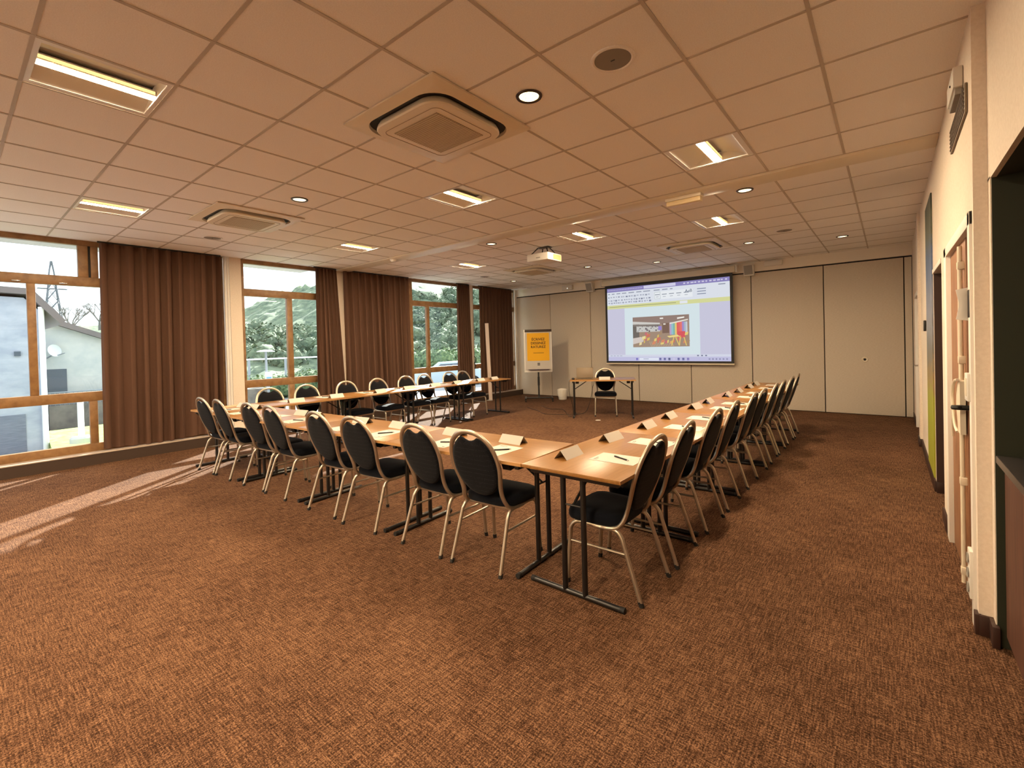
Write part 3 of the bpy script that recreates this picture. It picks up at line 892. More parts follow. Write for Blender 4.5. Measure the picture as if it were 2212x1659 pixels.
t = thing('computer_mouse', 'small black mouse beside the laptop on presenter desk', 'mouse', (x, y, ZT), R(40))
bm = BM(); loft(bm, [[(a * sx, b * sx * 1.0, z) for a, b in [(.03 * math.cos(2 * PI * k / 20), .05 * math.sin(2 * PI * k / 20)) for k in range(20)]] for sx, z in ((.95, 0), (1, .012), (.85, .026), (.5, .034))]); finish('body', bm, M['black'], t)
bm = BM(); box2(bm, (-.003, .012, .029), (.003, .032, .036), bev=.001); finish('wheel', bm, M['plastic_g'], t)
# cables
dx, dy = desk(-.62, -.1)
bm = BM(); sweep(bm, smooth_path([(dx, dy, .742), (dx - .03, dy - .01, .68), (dx - .035, dy, .45), (dx + .01, dy + .02, .25), (dx, dy + .06, .04), (dx - .1, dy + .05, .006), (-5.6, 8.6, .006), (-5.9, 8.55, .006), (-6.4, 8.9, .006)], 6), .0045, 6)
tag(finish('power_cable', bm, M['black']), 'thin black cable dropping from the window-side end of the presenter desk', 'cable')
dx, dy = desk(-.2, .1)
bm = BM(); sweep(bm, smooth_path([(dx + .08, dy - .05, .716), (dx - .01, dy + .02, .55), (dx - .1, dy + .08, .3), (dx - .2, dy + .05, .05), (dx - .35, dy - .1, .006), (-5.3, 7.95, .006), (-5.6, 7.9, .006), (-6.0, 8.2, .006), (-6.5, 8.5, .006)], 6), .0045, 6)
tag(finish('data_cable', bm, M['black']), 'thin black cable looping from under the presenter desk across carpet', 'cable')
bm = BM(); loft(bm, [[(.05 * math.cos(a) * s, .03 * math.sin(a) * s, z) for a in [2 * PI * k / 12 for k in range(12)]] for s, z in ((1, 0), (.9, .006), (.4, .009))])
o = tag(finish('paper_scrap', bm, M['paper']), 'small white scrap lying on the carpet before presenter desk', 'scrap'); o.location = (-4.27, 7.76, 0); o.rotation_euler = (0, 0, .5)

# ------------------------------------------------------------------ flip chart
ANG = R(37)
t = thing('flip_chart', 'wheeled flip chart showing a yellow poster beside the far corner', 'flip chart', (-6.97, 9.62, 0), ANG)
bm = BM(); box2(bm, (-.355, -.012, .74), (.355, .012, 1.83), bev=.004); board = finish('board', bm, M['plastic_w'], t)
bm = BM(); box2(bm, (-.33, -.028, 1.765), (.355, -.012, 1.83), bev=.004); finish('clamp_bar', bm, mat('clamp_brown', (56, 42, 34), .5), t)
bm = BM(); box2(bm, (-.32, -.0165, .80), (.325, -.0125, 1.78)); finish('paper_pad', bm, M['paper'], t, flat=True)
bm = BM(); box2(bm, (-.275, -.018, 1.03), (.29, -.0166, 1.74)); poster = finish('yellow_poster', bm, mat('yellow_poster', (236, 176, 0), .6), t, flat=True)
def text_mesh(name, body, size, m, parent, loc, rot, align='CENTER', bold=0.0):
    cu = bpy.data.curves.new(name, 'FONT'); cu.body = body; cu.size = size; cu.align_x = align; cu.extrude = .0006; cu.offset = bold
    tmp = link(bpy.data.objects.new(name, cu))
    bpy.context.view_layer.update()
    me = bpy.data.meshes.new_from_object(tmp.evaluated_get(bpy.context.evaluated_depsgraph_get()))
    bpy.data.objects.remove(tmp); bpy.data.curves.remove(cu)
    me.transform(Matrix.Translation(loc) @ Matrix.Rotation(rot[2], 4, 'Z') @ Matrix.Rotation(rot[0], 4, 'X'))
    me.materials.clear(); me.materials.append(m)
    o = link(bpy.data.objects.new(name, me)); o.parent = parent
    return o
inkb = mat('poster_ink', (66, 46, 14), .7)
for s, z in (('ÉCRIVEZ', 1.548), ('DESSINEZ', 1.452), ('RATUREZ', 1.356)):
    text_mesh('poster_text', s, .088, inkb, poster, (.01, -.019, z), (PI / 2, 0, 0), bold=.002)
bm = BM(); box2(bm, (-.12, -.0195, 1.225), (.15, -.018, 1.235)); finish('poster_line', bm, inkb, poster, flat=True)
bm = BM()
for k in range(2): box2(bm, (-.02, -.0185, .912 + k * .038), (.045, -.0165, .938 + k * .038))
finish('poster_logo', bm, M['ink'], poster, flat=True)
bm = BM()
prism(bm, [(-.28, .815), (-.22, .795), (.26, .795), (.30, .815)], 1, -.075, -.0135); finish('pen_tray', bm, mat('tray_purple', (62, 46, 58), .4), t)
bm = BM(); cyl(bm, (0, .03, .10), (0, .03, .80), .022, 14); finish('pole', bm, M['blackmetal'], t)
bm = BM(); cyl(bm, (0, .03, .40), (0, .03, .62), .028, 14); finish('pole_sleeve', bm, M['blackmetal'], t)
bm = BM(); box2(bm, (-.36, -.02, .065), (.36, .05, .098), bev=.006); box2(bm, (-.36, -.22, .065), (-.315, .25, .095), bev=.006); box2(bm, (.315, -.22, .065), (.36, .25, .095), bev=.006); box2(bm, (-.03, 0, .07), (.03, .06, .12), bev=.004)
base = finish('base', bm, M['blackmetal'], t)
for sx in (-.3375, .3375):
    for sy in (-.20, .23):
        bm = BM(); cyl(bm, (sx - .012, sy, .03), (sx + .012, sy, .03), .03, 16); box2(bm, (sx - .016, sy - .012, .04), (sx + .016, sy + .012, .07)); finish('caster', bm, M['rubber'], base)

# waste basket
t = thing('waste_basket', 'white bag-lined waste basket on the floor beside the flip chart', 'bin', (-6.62, 10.18, 0))
bm = BM(); lathe(bm, [(0, 0), (.098, 0), (.105, .01), (.13, .25), (.124, .25), (.10, .02), (0, .02)], 28); finish('bucket', bm, M['plastic_w'], t)
bm = BM()
n = 40
def bag(rz): 
    return [((r_ + .004 * math.sin(7 * a + z * 40)) * math.cos(a), (r_ + .006 * math.sin(5 * a)) * math.sin(a), z + .008 * math.sin(3 * a + 1)) for r_, z in [rz] for a in [2 * PI * k / n for k in range(n)]]
loft(bm, [bag(q) for q in ((.12, .08), (.134, .16), (.141, .24), (.138, .268), (.124, .262), (.116, .15))], False, False)
finish('liner', bm, mat('bin_liner', (226, 220, 208), .45), t, angle=80)

# ------------------------------------------------------------------ projection screen
YS = 10.58
sc = thing('projection_screen', 'large projection screen showing a word processor page on the partition', 'screen', (-4.045, YS, 0))
bm = BM(); box2(bm, (-1.49, -.004, .935), (1.49, .004, 2.86)); canvas = finish('black_border', bm, M['black'], sc, flat=True)
bm = BM(); box2(bm, (-1.50, -.018, .905), (1.50, .018, .938), bev=.008); finish('bottom_bar', bm, M['cream'], sc)
bm = BM(); box2(bm, (-1.57, -.055, 2.86), (1.55, .085, 2.995), bev=.02); hs = finish('housing', bm, M['cream'], sc)
for s in (-1, 1):
    bm = BM(); box2(bm, (s * 1.575 - .015, -.06, 2.855), (s * 1.575 + .015, .085, 3.0), bev=.006); finish('end_cap', bm, M['plastic_w'], hs)
# projected picture : flat lit shapes on the cloth
IX0, IX1, IZ0, IZ1 = -1.435, 1.435, .985, 2.785
W_, H_ = IX1 - IX0, IZ1 - IZ0
class Pic:
    def __init__(s): s.bm = {}; s.k = 0
    def poly(s, pts, c, layer=1):
        key = c
        b = s.bm.setdefault(key, BM())
        s.k += 1
        y = -.0042 - .0004 * layer - .000002 * s.k
        vs = [b.verts.new((IX0 + u * W_, y, IZ1 - v * H_)) for u, v in pts]
        b.faces.new(vs)
    def rect(s, u0, v0, u1, v1, c, layer=1): s.poly([(u0, v0), (u1, v0), (u1, v1), (u0, v1)], c, layer)
pic = Pic()
LAV = (198, 196, 222); PUR = (118, 108, 178); RIB = (222, 228, 240); YEL = (214, 216, 138); PAGE = (214, 232, 238); GL = (150, 156, 184); TASK = (188, 186, 226)
pic.rect(0, 0, 1, 1, LAV, 0)
pic.rect(0, 0, 1, .052, PUR, 1); pic.rect(.335, .006, .60, .044, (206, 204, 236), 2)
pic.rect(0, .052, 1, .235, RIB, 1)
pr_ = random.Random(11)
for k in range(22): 
    u = .01 + k * .0145
    if u < .33: pic.rect(u, .02, u + .008, .032, (190, 184, 226), 2)
for k in range(12): pic.rect(.66 + k * .028, .018, .66 + k * .028 + pr_.uniform(.01, .024), .034, (206, 202, 232), 2)
for u, w in ((.01, .018), (.045, .026), (.09, .035), (.14, .04), (.2, .05), (.27, .045), (.33, .06), (.42, .05), (.49, .045), (.555, .02), (.92, .05)):
    pic.rect(u, .072, u + w, .084, (128, 134, 156), 2)
for r_ in (.115, .16, .195):
    u = .012
    while u < .39:
        w = pr_.uniform(.008, .018); pic.rect(u, r_, u + w, r_ + pr_.uniform(.012, .022), pr_.choice([(140, 146, 166), (160, 166, 186), (120, 126, 150)]), 2); u += w + pr_.uniform(.006, .014)
pic.rect(.42, .10, .73, .20, (238, 243, 248), 2); pic.rect(.425, .105, .475, .195, (150, 168, 170), 3); pic.rect(.4275, .109, .4725, .191, (238, 243, 248), 4)
for k in range(5): pic.rect(.43 + k * .058, .135, .43 + k * .058 + .04, .143, (90, 100, 120), 5); pic.rect(.437 + k * .058, .165, .437 + k * .058 + .024, .172, (150, 156, 170), 5)
for k in range(3): pic.rect(.765, .105 + k * .032, .83, .115 + k * .032, (110, 120, 150), 3)
pic.rect(0, .235, 1, .285, YEL, 1); pic.rect(.02, .254, .60, .262, (140, 144, 90), 2); pic.rect(.63, .242, .69, .276, (232, 236, 244), 2)
pic.rect(.16, .285, .78, .925, PAGE, 1)
# photo on the page : colourful cafe interior
P0, Q0, P1, Q1 = .232, .415, .70, .815
def ph(pts, c, l=3): pic.poly([(P0 + (P1 - P0) * u, Q0 + (Q1 - Q0) * v) for u, v in pts], c, l)
def pq(u0, v0, u1, v1, c, l=3): ph([(u0, v0), (u1, v0), (u1, v1), (u0, v1)], c, l)
pq(0, 0, 1, 1, (150, 120, 96), 2)
ph([(0, 0), (1, 0), (1, .2), (.55, .28), (0, .14)], (132, 104, 92)); ph([(0, .14), (.5, .22), (.5, .36), (0, .26)], (206, 202, 194))
pq(0, .24, .12, .82, (88, 78, 70)); pq(.07, .3, .5, .5, (198, 196, 190)); ph([(0, .24), (.5, .27), (.5, .34), (0, .30)], (112, 100, 92), 4)
for k in range(26): 
    u = .08 + pr_.random() * .4; v = .28 + pr_.random() * .18
    pq(u, v, u + pr_.uniform(.01, .04), v + pr_.uniform(.01, .05), pr_.choice([(70, 62, 66), (96, 86, 90), (120, 112, 112)]), 5)
pq(.47, .33, .53, .46, (138, 116, 206), 6); pq(.5, .06, .56, .1, (250, 246, 236), 5); ph([(.8, .08), (.92, .06), (.92, .1), (.8, .13)], (250, 246, 236), 5)
pq(.54, .24, .66, .56, (104, 72, 56), 5); pq(.56, .25, .6, .29, (244, 236, 220), 6)
for k, c in enumerate(((176, 150, 200), (130, 190, 200), (110, 170, 160), (236, 200, 96), (226, 70, 66), (230, 82, 74), (232, 96, 90), (150, 120, 196), (150, 170, 196), (196, 200, 206))):
    pq(.67 + k * .03, .22, .70 + k * .03, .62, c, 5)
ph([(.67, .24), (.98, .14), (.98, .18), (.67, .28)], (236, 226, 210), 6); pq(.80, .52, .93, .72, (216, 60, 66), 6)
for k in range(34):
    u = .1 + pr_.random() * .84; v = .52 + pr_.random() * .34
    c = pr_.choice([(222, 180, 70), (232, 204, 96), (206, 92, 70), (214, 120, 76), (196, 86, 96), (226, 150, 90), (240, 220, 150), (160, 120, 80)])
    w = pr_.uniform(.015, .07); ph([(u, v), (u + w, v - .02), (u + w * .8, v + .07), (u - .01, v + .09)], c, 6)
ph([(0, .7), (.16, .66), (.2, .82), (0, .9)], (212, 196, 186), 7)
for u0, u1 in ((.73, .69), (.76, .82), (.84, .82), (.9, .94)): ph([(u0, .7), (u0 + .018, .7), (u1 + .018, .97), (u1, .97)], (226, 190, 84), 8)
ph([(.62, .66), (.8, .62), (.84, .68), (.66, .71)], (240, 212, 120), 9)
for k in range(14): u = .3 + k * .03; ph([(u, .82), (u + .008, .82), (u + .05, .99), (u + .04, .99)], (190, 156, 118), 4)
pic.rect(0, .915, 1, .945, (212, 216, 236), 2)
for k in range(4): pic.rect(.02 + k * .03, .926, .04 + k * .03, .934, (150, 152, 180), 3)
for k in range(3): pic.rect(.755 + k * .03, .922, .768 + k * .03, .938, (96, 100, 132), 3)
pic.rect(0, .945, 1, 1, TASK, 2); pic.rect(.285, .955, .45, .992, (226, 232, 250), 3); pic.rect(.255, .958, .273, .988, (110, 104, 190), 3); pic.rect(.32, .968, .365, .976, (140, 146, 180), 4)
for k in range(7): pic.rect(.455 + k * .037, .957, .472 + k * .037, .988, pr_.choice([(90, 90, 150), (70, 76, 120), (120, 110, 180), (200, 196, 230)]), 3)
for k in range(6): pic.rect(.84 + k * .025, .964, .852 + k * .025, .982, (130, 130, 170), 3)
# letters of the style gallery
bmI = BM(); mats = []
for c, b in pic.bm.items():
    me = bpy.data.meshes.new('tmp'); b.to_mesh(me); b.free()
    i0 = len(bmI.faces)
    bmI.from_mesh(me); bpy.data.meshes.remove(me)
    bmI.faces.ensure_lookup_table()
    for f in bmI.faces[i0:]: f.material_index = len(mats)
    mats.append(emis('projected_%d_%d_%d' % c, tuple(v * .78 + 205 * .22 for v in c), 1.0))
me = bpy.data.meshes.new('projected_picture'); bmI.to_mesh(me); bmI.free()
for m in mats: me.materials.append(m)
o = link(bpy.data.objects.new('projected_picture', me)); o.parent = sc
text_mesh('style_letters', 'AaB', .095, emis('projected_text', (70, 84, 110), 1.0), sc, (IX0 + .70 * W_, -.0085, IZ1 - .14 * H_), (PI / 2, 0, 0))

# header devices
def wedge(name, x, z, w, h, d, label, cat, m):
    t = thing(name, label, cat, (x, YB - .035, z))
    bm = BM(); prism(bm, [(-.001, h / 2), (-d, h / 2), (-d * .55, -h / 2), (-.001, -h / 2)], 0, -w / 2, w / 2); finish('cabinet', bm, m, t)
    bm = BM(); prism(bm, [(-d - .004, h / 2 - .02), (-d - .001, h / 2 - .02), (-d * .58 - .001, -h / 2 + .02), (-d * .58 - .006, -h / 2 + .02)], 0, -w / 2 + .015, w / 2 - .015); finish('grille', bm, M['plastic_g'], t)
    return t
wedge('wall_speaker', -5.97, 2.88, .19, .23, .17, 'white wedge speaker between the screen and the far window corner', 'speaker', M['plastic_w'])
wedge('wall_speaker', -2.24, 2.87, .19, .22, .17, 'white wedge speaker on header at the door side of the screen', 'speaker', M['plastic_w'])
def ebox(x, y, z, w, h, d, label, lamp=True):
    t = thing('emergency_light', label, 'light', (x, y, z))
    bm = BM(); box2(bm, (-w / 2, -d, -h / 2), (w / 2, -.001, h / 2), bev=.012); finish('case', bm, M['plastic_w'], t)
    if lamp:
        bm = BM(); lathe(bm, [(0, 0), (.014, 0), (.014, .004), (0, .008)], 14); bmesh.ops.rotate(bm, cent=(0, 0, 0), matrix=Matrix.Rotation(PI / 2, 3, 'X'), verts=bm.verts)
        bmesh.ops.translate(bm, vec=(0.02, -d, -h * .15), verts=bm.verts); finish('indicator', bm, M['pilot'], t)
    return t
ebox(-6.67, YB - .035, 2.94, .32, .12, .08, 'white emergency light with lit dot on header near the window corner')
ebox(-1.80, YB - .035, 2.965, .32, .10, .08, 'plain white box on header between screen and doors', False)
# emergency light under the ceiling track
t = thing('emergency_light', 'cream emergency light box hanging under the ceiling beam', 'light', (-1.70, 5.10, CZ - .022))
bm = BM(); box2(bm, (-.19, -.055, -.035), (.19, .055, -.0005), bev=.006); finish('case', bm, M['cream'], t)
bm = BM(); box2(bm, (-.18, -.045, -.085), (.18, .045, -.034), bev=.01); finish('diffuser', bm, mat('cream_diffuser', (214, 192, 150), .4), t)
bm = BM(); lathe(bm, [(0, -.045), (.035, -.042), (.055, -.02), (.06, -.0005), (0, -.0005)], 24)
o = tag(finish('smoke_detector', bm, M['plastic_w']), 'white smoke detector on ceiling beam near the windows', 'detector'); o.location = (-6.75, 5.06, CZ - .022)

# ------------------------------------------------------------------ ceiling fixtures
LG = 'square recessed ceiling lights with one LED bar'
def make_light():
    t = thing('ceiling_light', '', 'light')
    S = T / 2 - .009
    bm = BM()
    # flat surround with opening
    oi = .245; oy = .262
    for a, b in (((-S, -S), (-oi, S)), ((oi, -S), (S, S)), ((-oi, -S), (oi, -oy)), ((-oi, oy), (oi, S))):
        box2(bm, (a[0], a[1], .003), (b[0], b[1], .014))
    fr = finish('frame', bm, M['reflector'], t, flat=True)
    # curved reflectors either side of the bar
    for s in (-1, 1):
        bm = BM(); n = 10
        A = []
        for k in range(n + 1):
            q = k / n
            x = s * (oi + (-oi + .036) * q)
            z = .006 + .075 * math.sin(q * PI / 2) ** 1.2 * 1.0
            A.append([bm.verts.new((x, y, z)) for y in (-oy, oy)])
        for k in range(n): bm.faces.new((A[k][0], A[k][1], A[k + 1][1], A[k + 1][0]))
        finish('reflector', bm, M['reflector'], t)
    for e in (-1, 1):
        bm = BM(); box2(bm, (-oi, e * oy - .002, .004), (oi, e * oy + .002, .09)); finish('end_plate', bm, M['reflector'], t, flat=True)
    bm = BM(); box2(bm, (-.036, -oy + .004, .016), (.036, oy - .004, .044), bev=.004); 
    for f in bm.faces: f.material_index = 1 if (abs(f.normal.x) > .8 and f.calc_area() > .006) else 0
    bar_ = finish('lamp_bar', bm, [M['reflector'], M['led_side']], t)
    bm = BM(); box2(bm, (-.033, -oy + .006, .012), (.033, oy - .006, .0165)); 
    for f in bm.faces: f.material_index = 0 if f.calc_center_median().z < .0121 else 1
    finish('led_diffuser', bm, [M['led'], M['led_side']], bar_, flat=True)
    bm = BM(); box2(bm, (-S, -S, .10), (S, S, .115)); finish('housing', bm, M['white'], t, flat=True)
    return t
light0 = make_light()
lab = {(1, 2): 'square ceiling light before the beam, on the door side', (5, 1): 'square ceiling light in the middle, just behind the nearest air cassette',
       (10, 2): 'square ceiling light near windows, just before the smoke detector', (10, -3): 'square ceiling light above the nearest window and its curtain',
       (5, -4): 'large square ceiling light closest to the camera, with long LED bar', (2, 6.25): 'square ceiling light behind the beam, beside the far door-side air cassette',
       (5, 5.25): 'square ceiling light just behind the projector, in the middle', (10, 6.25): 'square ceiling light behind the beam nearest the windows',
       (1, -5): 'unseen square ceiling light added behind the viewpoint by the serving hatch', (5, -8): 'unseen square ceiling light added behind the viewpoint in the middle', (10, -8): 'unseen square ceiling light added behind the viewpoint by windows', (1, -8): 'unseen square ceiling light added behind the viewpoint by the door wall'}
first = True
for (i, j) in light_cells + light_cells2 + extra_cells:
    loc = (gx(i + .5), gy(j + .5), CZ)
    if first: light0.location = loc; light0['label'] = lab[(i, j)]; light0['group'] = LG; first = False
    else: dup(light0, loc, 0, lab[(i, j)], LG)

AG = 'square ceiling air-conditioning cassettes'
def make_ac():
    t = thing('air_cassette', '', 'air conditioner')
    def RL(s, r, z): return [(x, y, z) for x, y in rrect(s, s, r)]
    bm = BM(); loft(bm, [RL(.93, .006, -.0005), RL(.93, .006, -.012), RL(.80, .02, -.022), RL(.775, .165, -.026), RL(.77, .165, -.004)], True, False); finish('surround', bm, M['cream'], t, angle=30)
    bm = BM(); loft(bm, [RL(.77, .165, -.004), RL(.60, .10, -.003)], False, True); finish('air_slot', bm, M['dark'], t, flat=True)
    bm = BM(); loft(bm, [RL(.655, .13, -.006), RL(.68, .14, -.03), RL(.69, .142, -.048), RL(.675, .136, -.057), RL(.55, .06, -.060)], True, True); pn = finish('centre_panel', bm, M['cream'], t, angle=30)
    bm = BM()
    sweep(bm, [(x, y, -.0605) for x, y in rrect(.55, .55, .05)], .0025, 6, closed=True); finish('groove', bm, mat('groove_tan', (150, 132, 106), .6), pn)
    bm = BM(); box2(bm, (-.22, -.22, -.064), (.22, .22, -.0595)); gr = finish('intake_grille', bm, M['acgrille'], t, flat=True)
    bm = BM()
    for k in range(24): box2(bm, (-.22, -.215 + k * .0184, -.0665), (.22, -.206 + k * .0184, -.0638))
    finish('grille_slat', bm, mat('grille_slats', (196, 178, 148), .6), gr, flat=True)
    bm = BM()
    for a in range(4):
        vs0 = len(bm.verts)
        box(bm, (0, .365, -.010), (.42, .03, .004), rot=None)
        bm.verts.ensure_lookup_table()
        bmesh.ops.rotate(bm, cent=(0, 0, 0), matrix=Matrix.Rotation(a * PI / 2, 3, 'Z'), verts=bm.verts[vs0:])
    finish('louvre', bm, M['black'], t, flat=True)
    return t
ac0 = make_ac()
acs = [(-2.46, 2.27, 'largest air cassette, nearest the camera in mid ceiling'), (-5.86, 2.32, 'air cassette in front of the beam, near the windows'),
       (-2.52, 8.02, 'air cassette beyond the beam, in front of the screen'), (-5.86, 8.02, 'air cassette beyond the beam, below and beside the projector')]
for k, (x, y, lb) in enumerate(acs):
    if k == 0: ac0.location = (x, y, CZ); ac0['label'] = lb; ac0['group'] = AG
    else: dup(ac0, (x, y, CZ), 0, lb, AG)

DG = 'round recessed downlights'
def make_down():
    t = thing('downlight', '', 'light')
    bm = BM(); lathe(bm, [(.062, -.003), (.068, -.009), (.08, -.008), (.084, -.0005), (.062, -.0005)], 32); finish('ring', bm, M['bronze'], t)
    bm = BM()
    n = 32
    prof = [(.063, -.0022), (.05, -.0014), (.03, -.001), (0, -.0009)]
    lathe(bm, prof, n); finish('lamp', bm, M['spot'], t)
    return t
dn0 = make_down()
dns = [(-1.75, 2.39, 'downlight beside the largest air cassette, dark bronze ring'), (-4.75, 2.40, 'downlight beside the window-side air cassette before the beam'),
       (-1.17, 5.42, 'downlight just beyond the beam on the door side'), (-4.78, 5.44, 'downlight just beyond the beam, beside projector'),
       (-1.78, 8.45, 'downlight beyond the beam, beside the air cassette in front of screen'), (-.56, 9.05, 'downlight nearest the end of the door-side wall'),
       (-3.60, 9.10, 'downlight in front of the middle of the screen'), (-4.86, 8.55, 'downlight between the projector and the screen'), (-7.25, 9.05, 'downlight nearest the far window corner')]
for k, (x, y, lb) in enumerate(dns):
    if k == 0: dn0.location = (x, y, CZ + .003); dn0['label'] = lb; dn0['group'] = DG
    else: dup(dn0, (x, y, CZ + .003), 0, lb, DG)

SG = 'round ceiling speakers'
def make_spk():
    t = thing('ceiling_speaker', '', 'speaker')
    bm = BM(); lathe(bm, [(.10, -.006), (.108, -.010), (.118, -.008), (.122, -.0005), (.10, -.0005)], 36); finish('rim', bm, M['ceil'], t)
    bm = BM(); lathe(bm, [(.101, -.006), (.07, -.008), (0, -.009)], 36); finish('grille', bm, M['grey_metal'], t)
    bm = BM(); box2(bm, (-.012, -.004, -.0105), (.012, .004, -.0085)); finish('badge', bm, M['dark'], t, flat=True)
    return t
sp0 = make_spk()
sps = [(-1.17, 2.39, 'round grey ceiling speaker closest to the camera'), (-7.18, 2.39, 'round ceiling speaker near windows, next to air cassette'),
       (-1.18, 7.87, 'round ceiling speaker beyond the beam near the doors'), (-7.2, 7.92, 'round ceiling speaker beyond the beam near the windows')]
for k, (x, y, lb) in enumerate(sps):
    if k == 0: sp0.location = (x, y, CZ + .003); sp0['label'] = lb; sp0['group'] = SG
    else: dup(sp0, (x, y, CZ + .003), 0, lb, SG)

# projector
t = thing('projector', 'white projector hanging from the ceiling on a black bracket', 'projector', (-4.36, 6.26, CZ), 0)
bm = BM(); box2(bm, (-.21, -.2, -.24), (.21, .2, -.12), bev=.018); body = finish('body', bm, M['plastic_w'], t)
bm = BM(); box2(bm, (.2095, -.05, -.222), (.213, .17, -.14), bev=.001); finish('vent', bm, mat('projector_vent', (200, 160, 110), .5), body)
bm = BM(); box2(bm, (-.02, -.204, -.20), (.06, -.199, -.185)); finish('badge', bm, M['plastic_g'], body, flat=True)
bm = BM(); lathe(bm, [(.05, 0), (.05, .03), (.038, .03), (.036, .012), (0, .012)], 24); bmesh.ops.rotate(bm, cent=(0, 0, 0), matrix=Matrix.Rotation(-PI / 2, 3, 'X'), verts=bm.verts); bmesh.ops.translate(bm, vec=(.09, .195, -.18), verts=bm.verts); finish('lens', bm, M['black'], t)
bm = BM(); box2(bm, (-.09, -.06, -.012), (.12, .06, -.0005), bev=.003)
for a, b in (((-.09, -.05, -.01), (-.16, -.15, -.125)), ((.05, 0, -.01), (.10, -.02, -.125)), ((-.06, .05, -.01), (-.15, .14, -.125)), ((.08, .04, -.01), (.15, .14, -.125))): sweep(bm, [a, b], .009, 8)
finish('bracket', bm, M['blackmetal'], t)

# ------------------------------------------------------------------ outdoors
G0 = -.75
O = {}
O['asphalt'] = noise_color(mat('asphalt', (152, 154, 160), .9), (138, 142, 150), (164, 164, 166), nscale=3, detail=6)
O['grass'] = noise_color(mat('grass', (130, 160, 70), .9), (110, 142, 62), (170, 186, 100), nscale=6, detail=6)
O['render'] = noise_color(mat('grey_render', (170, 180, 196), .9), (160, 170, 188), (184, 192, 206), scale=(1, 1, 2), nscale=2, detail=5)
O['render2'] = noise_color(mat('pale_render', (200, 202, 202), .9), (190, 194, 196), (210, 210, 208), nscale=2, detail=5)
O['roof'] = mat('roof_tiles', (120, 112, 112), .8)
O['white'] = mat('outdoor_white', (236, 238, 240), .6)
O['dkwin'] = mat('dark_pane', (92, 102, 116), .2)
O['garage'] = noise_color(mat('garage_door', (110, 120, 140), .5), (104, 114, 134), (122, 132, 150), scale=(1, 1, 10), nscale=4)
O['leaf'] = noise_color(mat('hill_foliage', (120, 146, 110), .95), (62, 80, 68), (132, 146, 118), nscale=.8, detail=9, rough=.75)  # distance haze is mixed into the foliage greens
O['leaf2'] = noise_color(mat('hedge_foliage', (110, 140, 90), .95), (66, 92, 66), (132, 150, 104), nscale=5, detail=8)
O['bark'] = mat('grey_bark', (120, 116, 112), .9)
O['galv'] = mat('galvanised', (150, 156, 164), .5)
O['pylon'] = mat('pylon_steel', (104, 110, 118), .6)
bm = BM(); box2(bm, (-140, -30, G0 - .5), (XL - .3, 140, G0))
smesh('ground', bm, O['asphalt'], 'pale asphalt outside the windows', flat=True)
# grass verge
bm = BM(); loft(bm, [[(-16.5, 1.62, z), (-12.4, 1.35, z * .4 + G0 * .6), (-12.0, 4.5, z * .4 + G0 * .6), (-13.5, 7.0, z), (-17.0, 6.5, z)] for z in (G0 - .05, G0 + .34)], True, True)
tag(finish('grass_verge', bm, O['grass'], flat=True), 'green grass verge outside the nearest window', 'grass', kind='stuff')
# nearest house
h = thing('grey_house', 'blue-grey rendered house with garage door outside the nearest window', 'house', (0, 0, 0))
bm = BM(); prism(bm, [(-7.5, G0), (-7.5, 2.2), (-5.5, 3.05), (1.2, 2.80), (1.52, 2.42), (1.52, G0)], 0, -22, -15); finish('wall', bm, O['render'], h, flat=True)
bm = BM(); prism(bm, [(-7.8, 2.1), (-5.6, 3.12), (1.25, 2.87), (1.78, 2.20), (1.86, 2.30), (1.32, 3.0), (-5.5, 3.28), (-7.9, 2.2)], 0, -22.3, -14.85); finish('roof', bm, O['roof'], h, flat=True)
bm = BM(); cyl(bm, (-14.93, 1.46, G0), (-14.93, 1.46, 2.6), .05, 10); finish('downpipe', bm, O['white'], h)
bm = BM(); box2(bm, (-15.03, -1.8, G0), (-14.985, 1.16, .2)); finish('garage_door', bm, O['garage'], h, flat=True)
bm = BM(); box2(bm, (-15.0, 1.02, 1.50), (-14.96, 1.12, 1.60)); finish('vent', bm, O['dkwin'], h, flat=True)
# second house
h = thing('pale_house', 'pale gabled house with satellite dish behind the grey house', 'house', (0, 0, 0))
bm = BM(); prism(bm, [(1.93, G0), (1.93, 2.57), (7.2, .40), (7.2, G0)], 0, -27, -20); finish('wall', bm, O['render2'], h, flat=True)
bm = BM(); prism(bm, [(1.92, 2.575), (7.5, .28), (7.55, .42), (1.92, 2.745)], 0, -27.2, -19.75); finish('roof', bm, O['roof'], h, flat=True)
bm = BM(); box2(bm, (-20.02, 1.95, .2), (-19.97, 2.47, 1.07)); finish('window', bm, O['dkwin'], h, flat=True)
bm = BM(); loft(bm, [[(-19.75 + .04 * q, 2.19 + .15 * s * math.cos(a), 1.65 + .19 * s * math.sin(a)) for a in [2 * PI * k / 24 for k in range(24)]] for s, q in ((1, 1), (.97, .6), (.6, -.4), (.2, -.9))], False, True)
bmesh.ops.rotate(bm, cent=(-19.75, 2.19, 1.65), matrix=Matrix.Rotation(.35, 3, 'X'), verts=bm.verts); dish = finish('satellite_dish', bm, O['white'], h)
bm = BM(); sweep(bm, [(-19.98, 2.05, 1.42), (-19.78, 2.16, 1.52)], .018, 8); sweep(bm, [(-19.7, 2.25, 1.5), (-19.45, 2.38, 1.56)], .012, 8); finish('dish_arm', bm, O['galv'], dish)
t = thing('railing', 'thin grey railing in front of the pale house', 'railing', (-19.0, 0, 0))
bm = BM(); sweep(bm, [(0, 1.85, .40), (0, 5.2, .40)], .02, 8); sweep(bm, [(0, 1.85, .06), (0, 5.2, .06)], .016, 8); finish('rail', bm, O['galv'], t)
bm = BM()
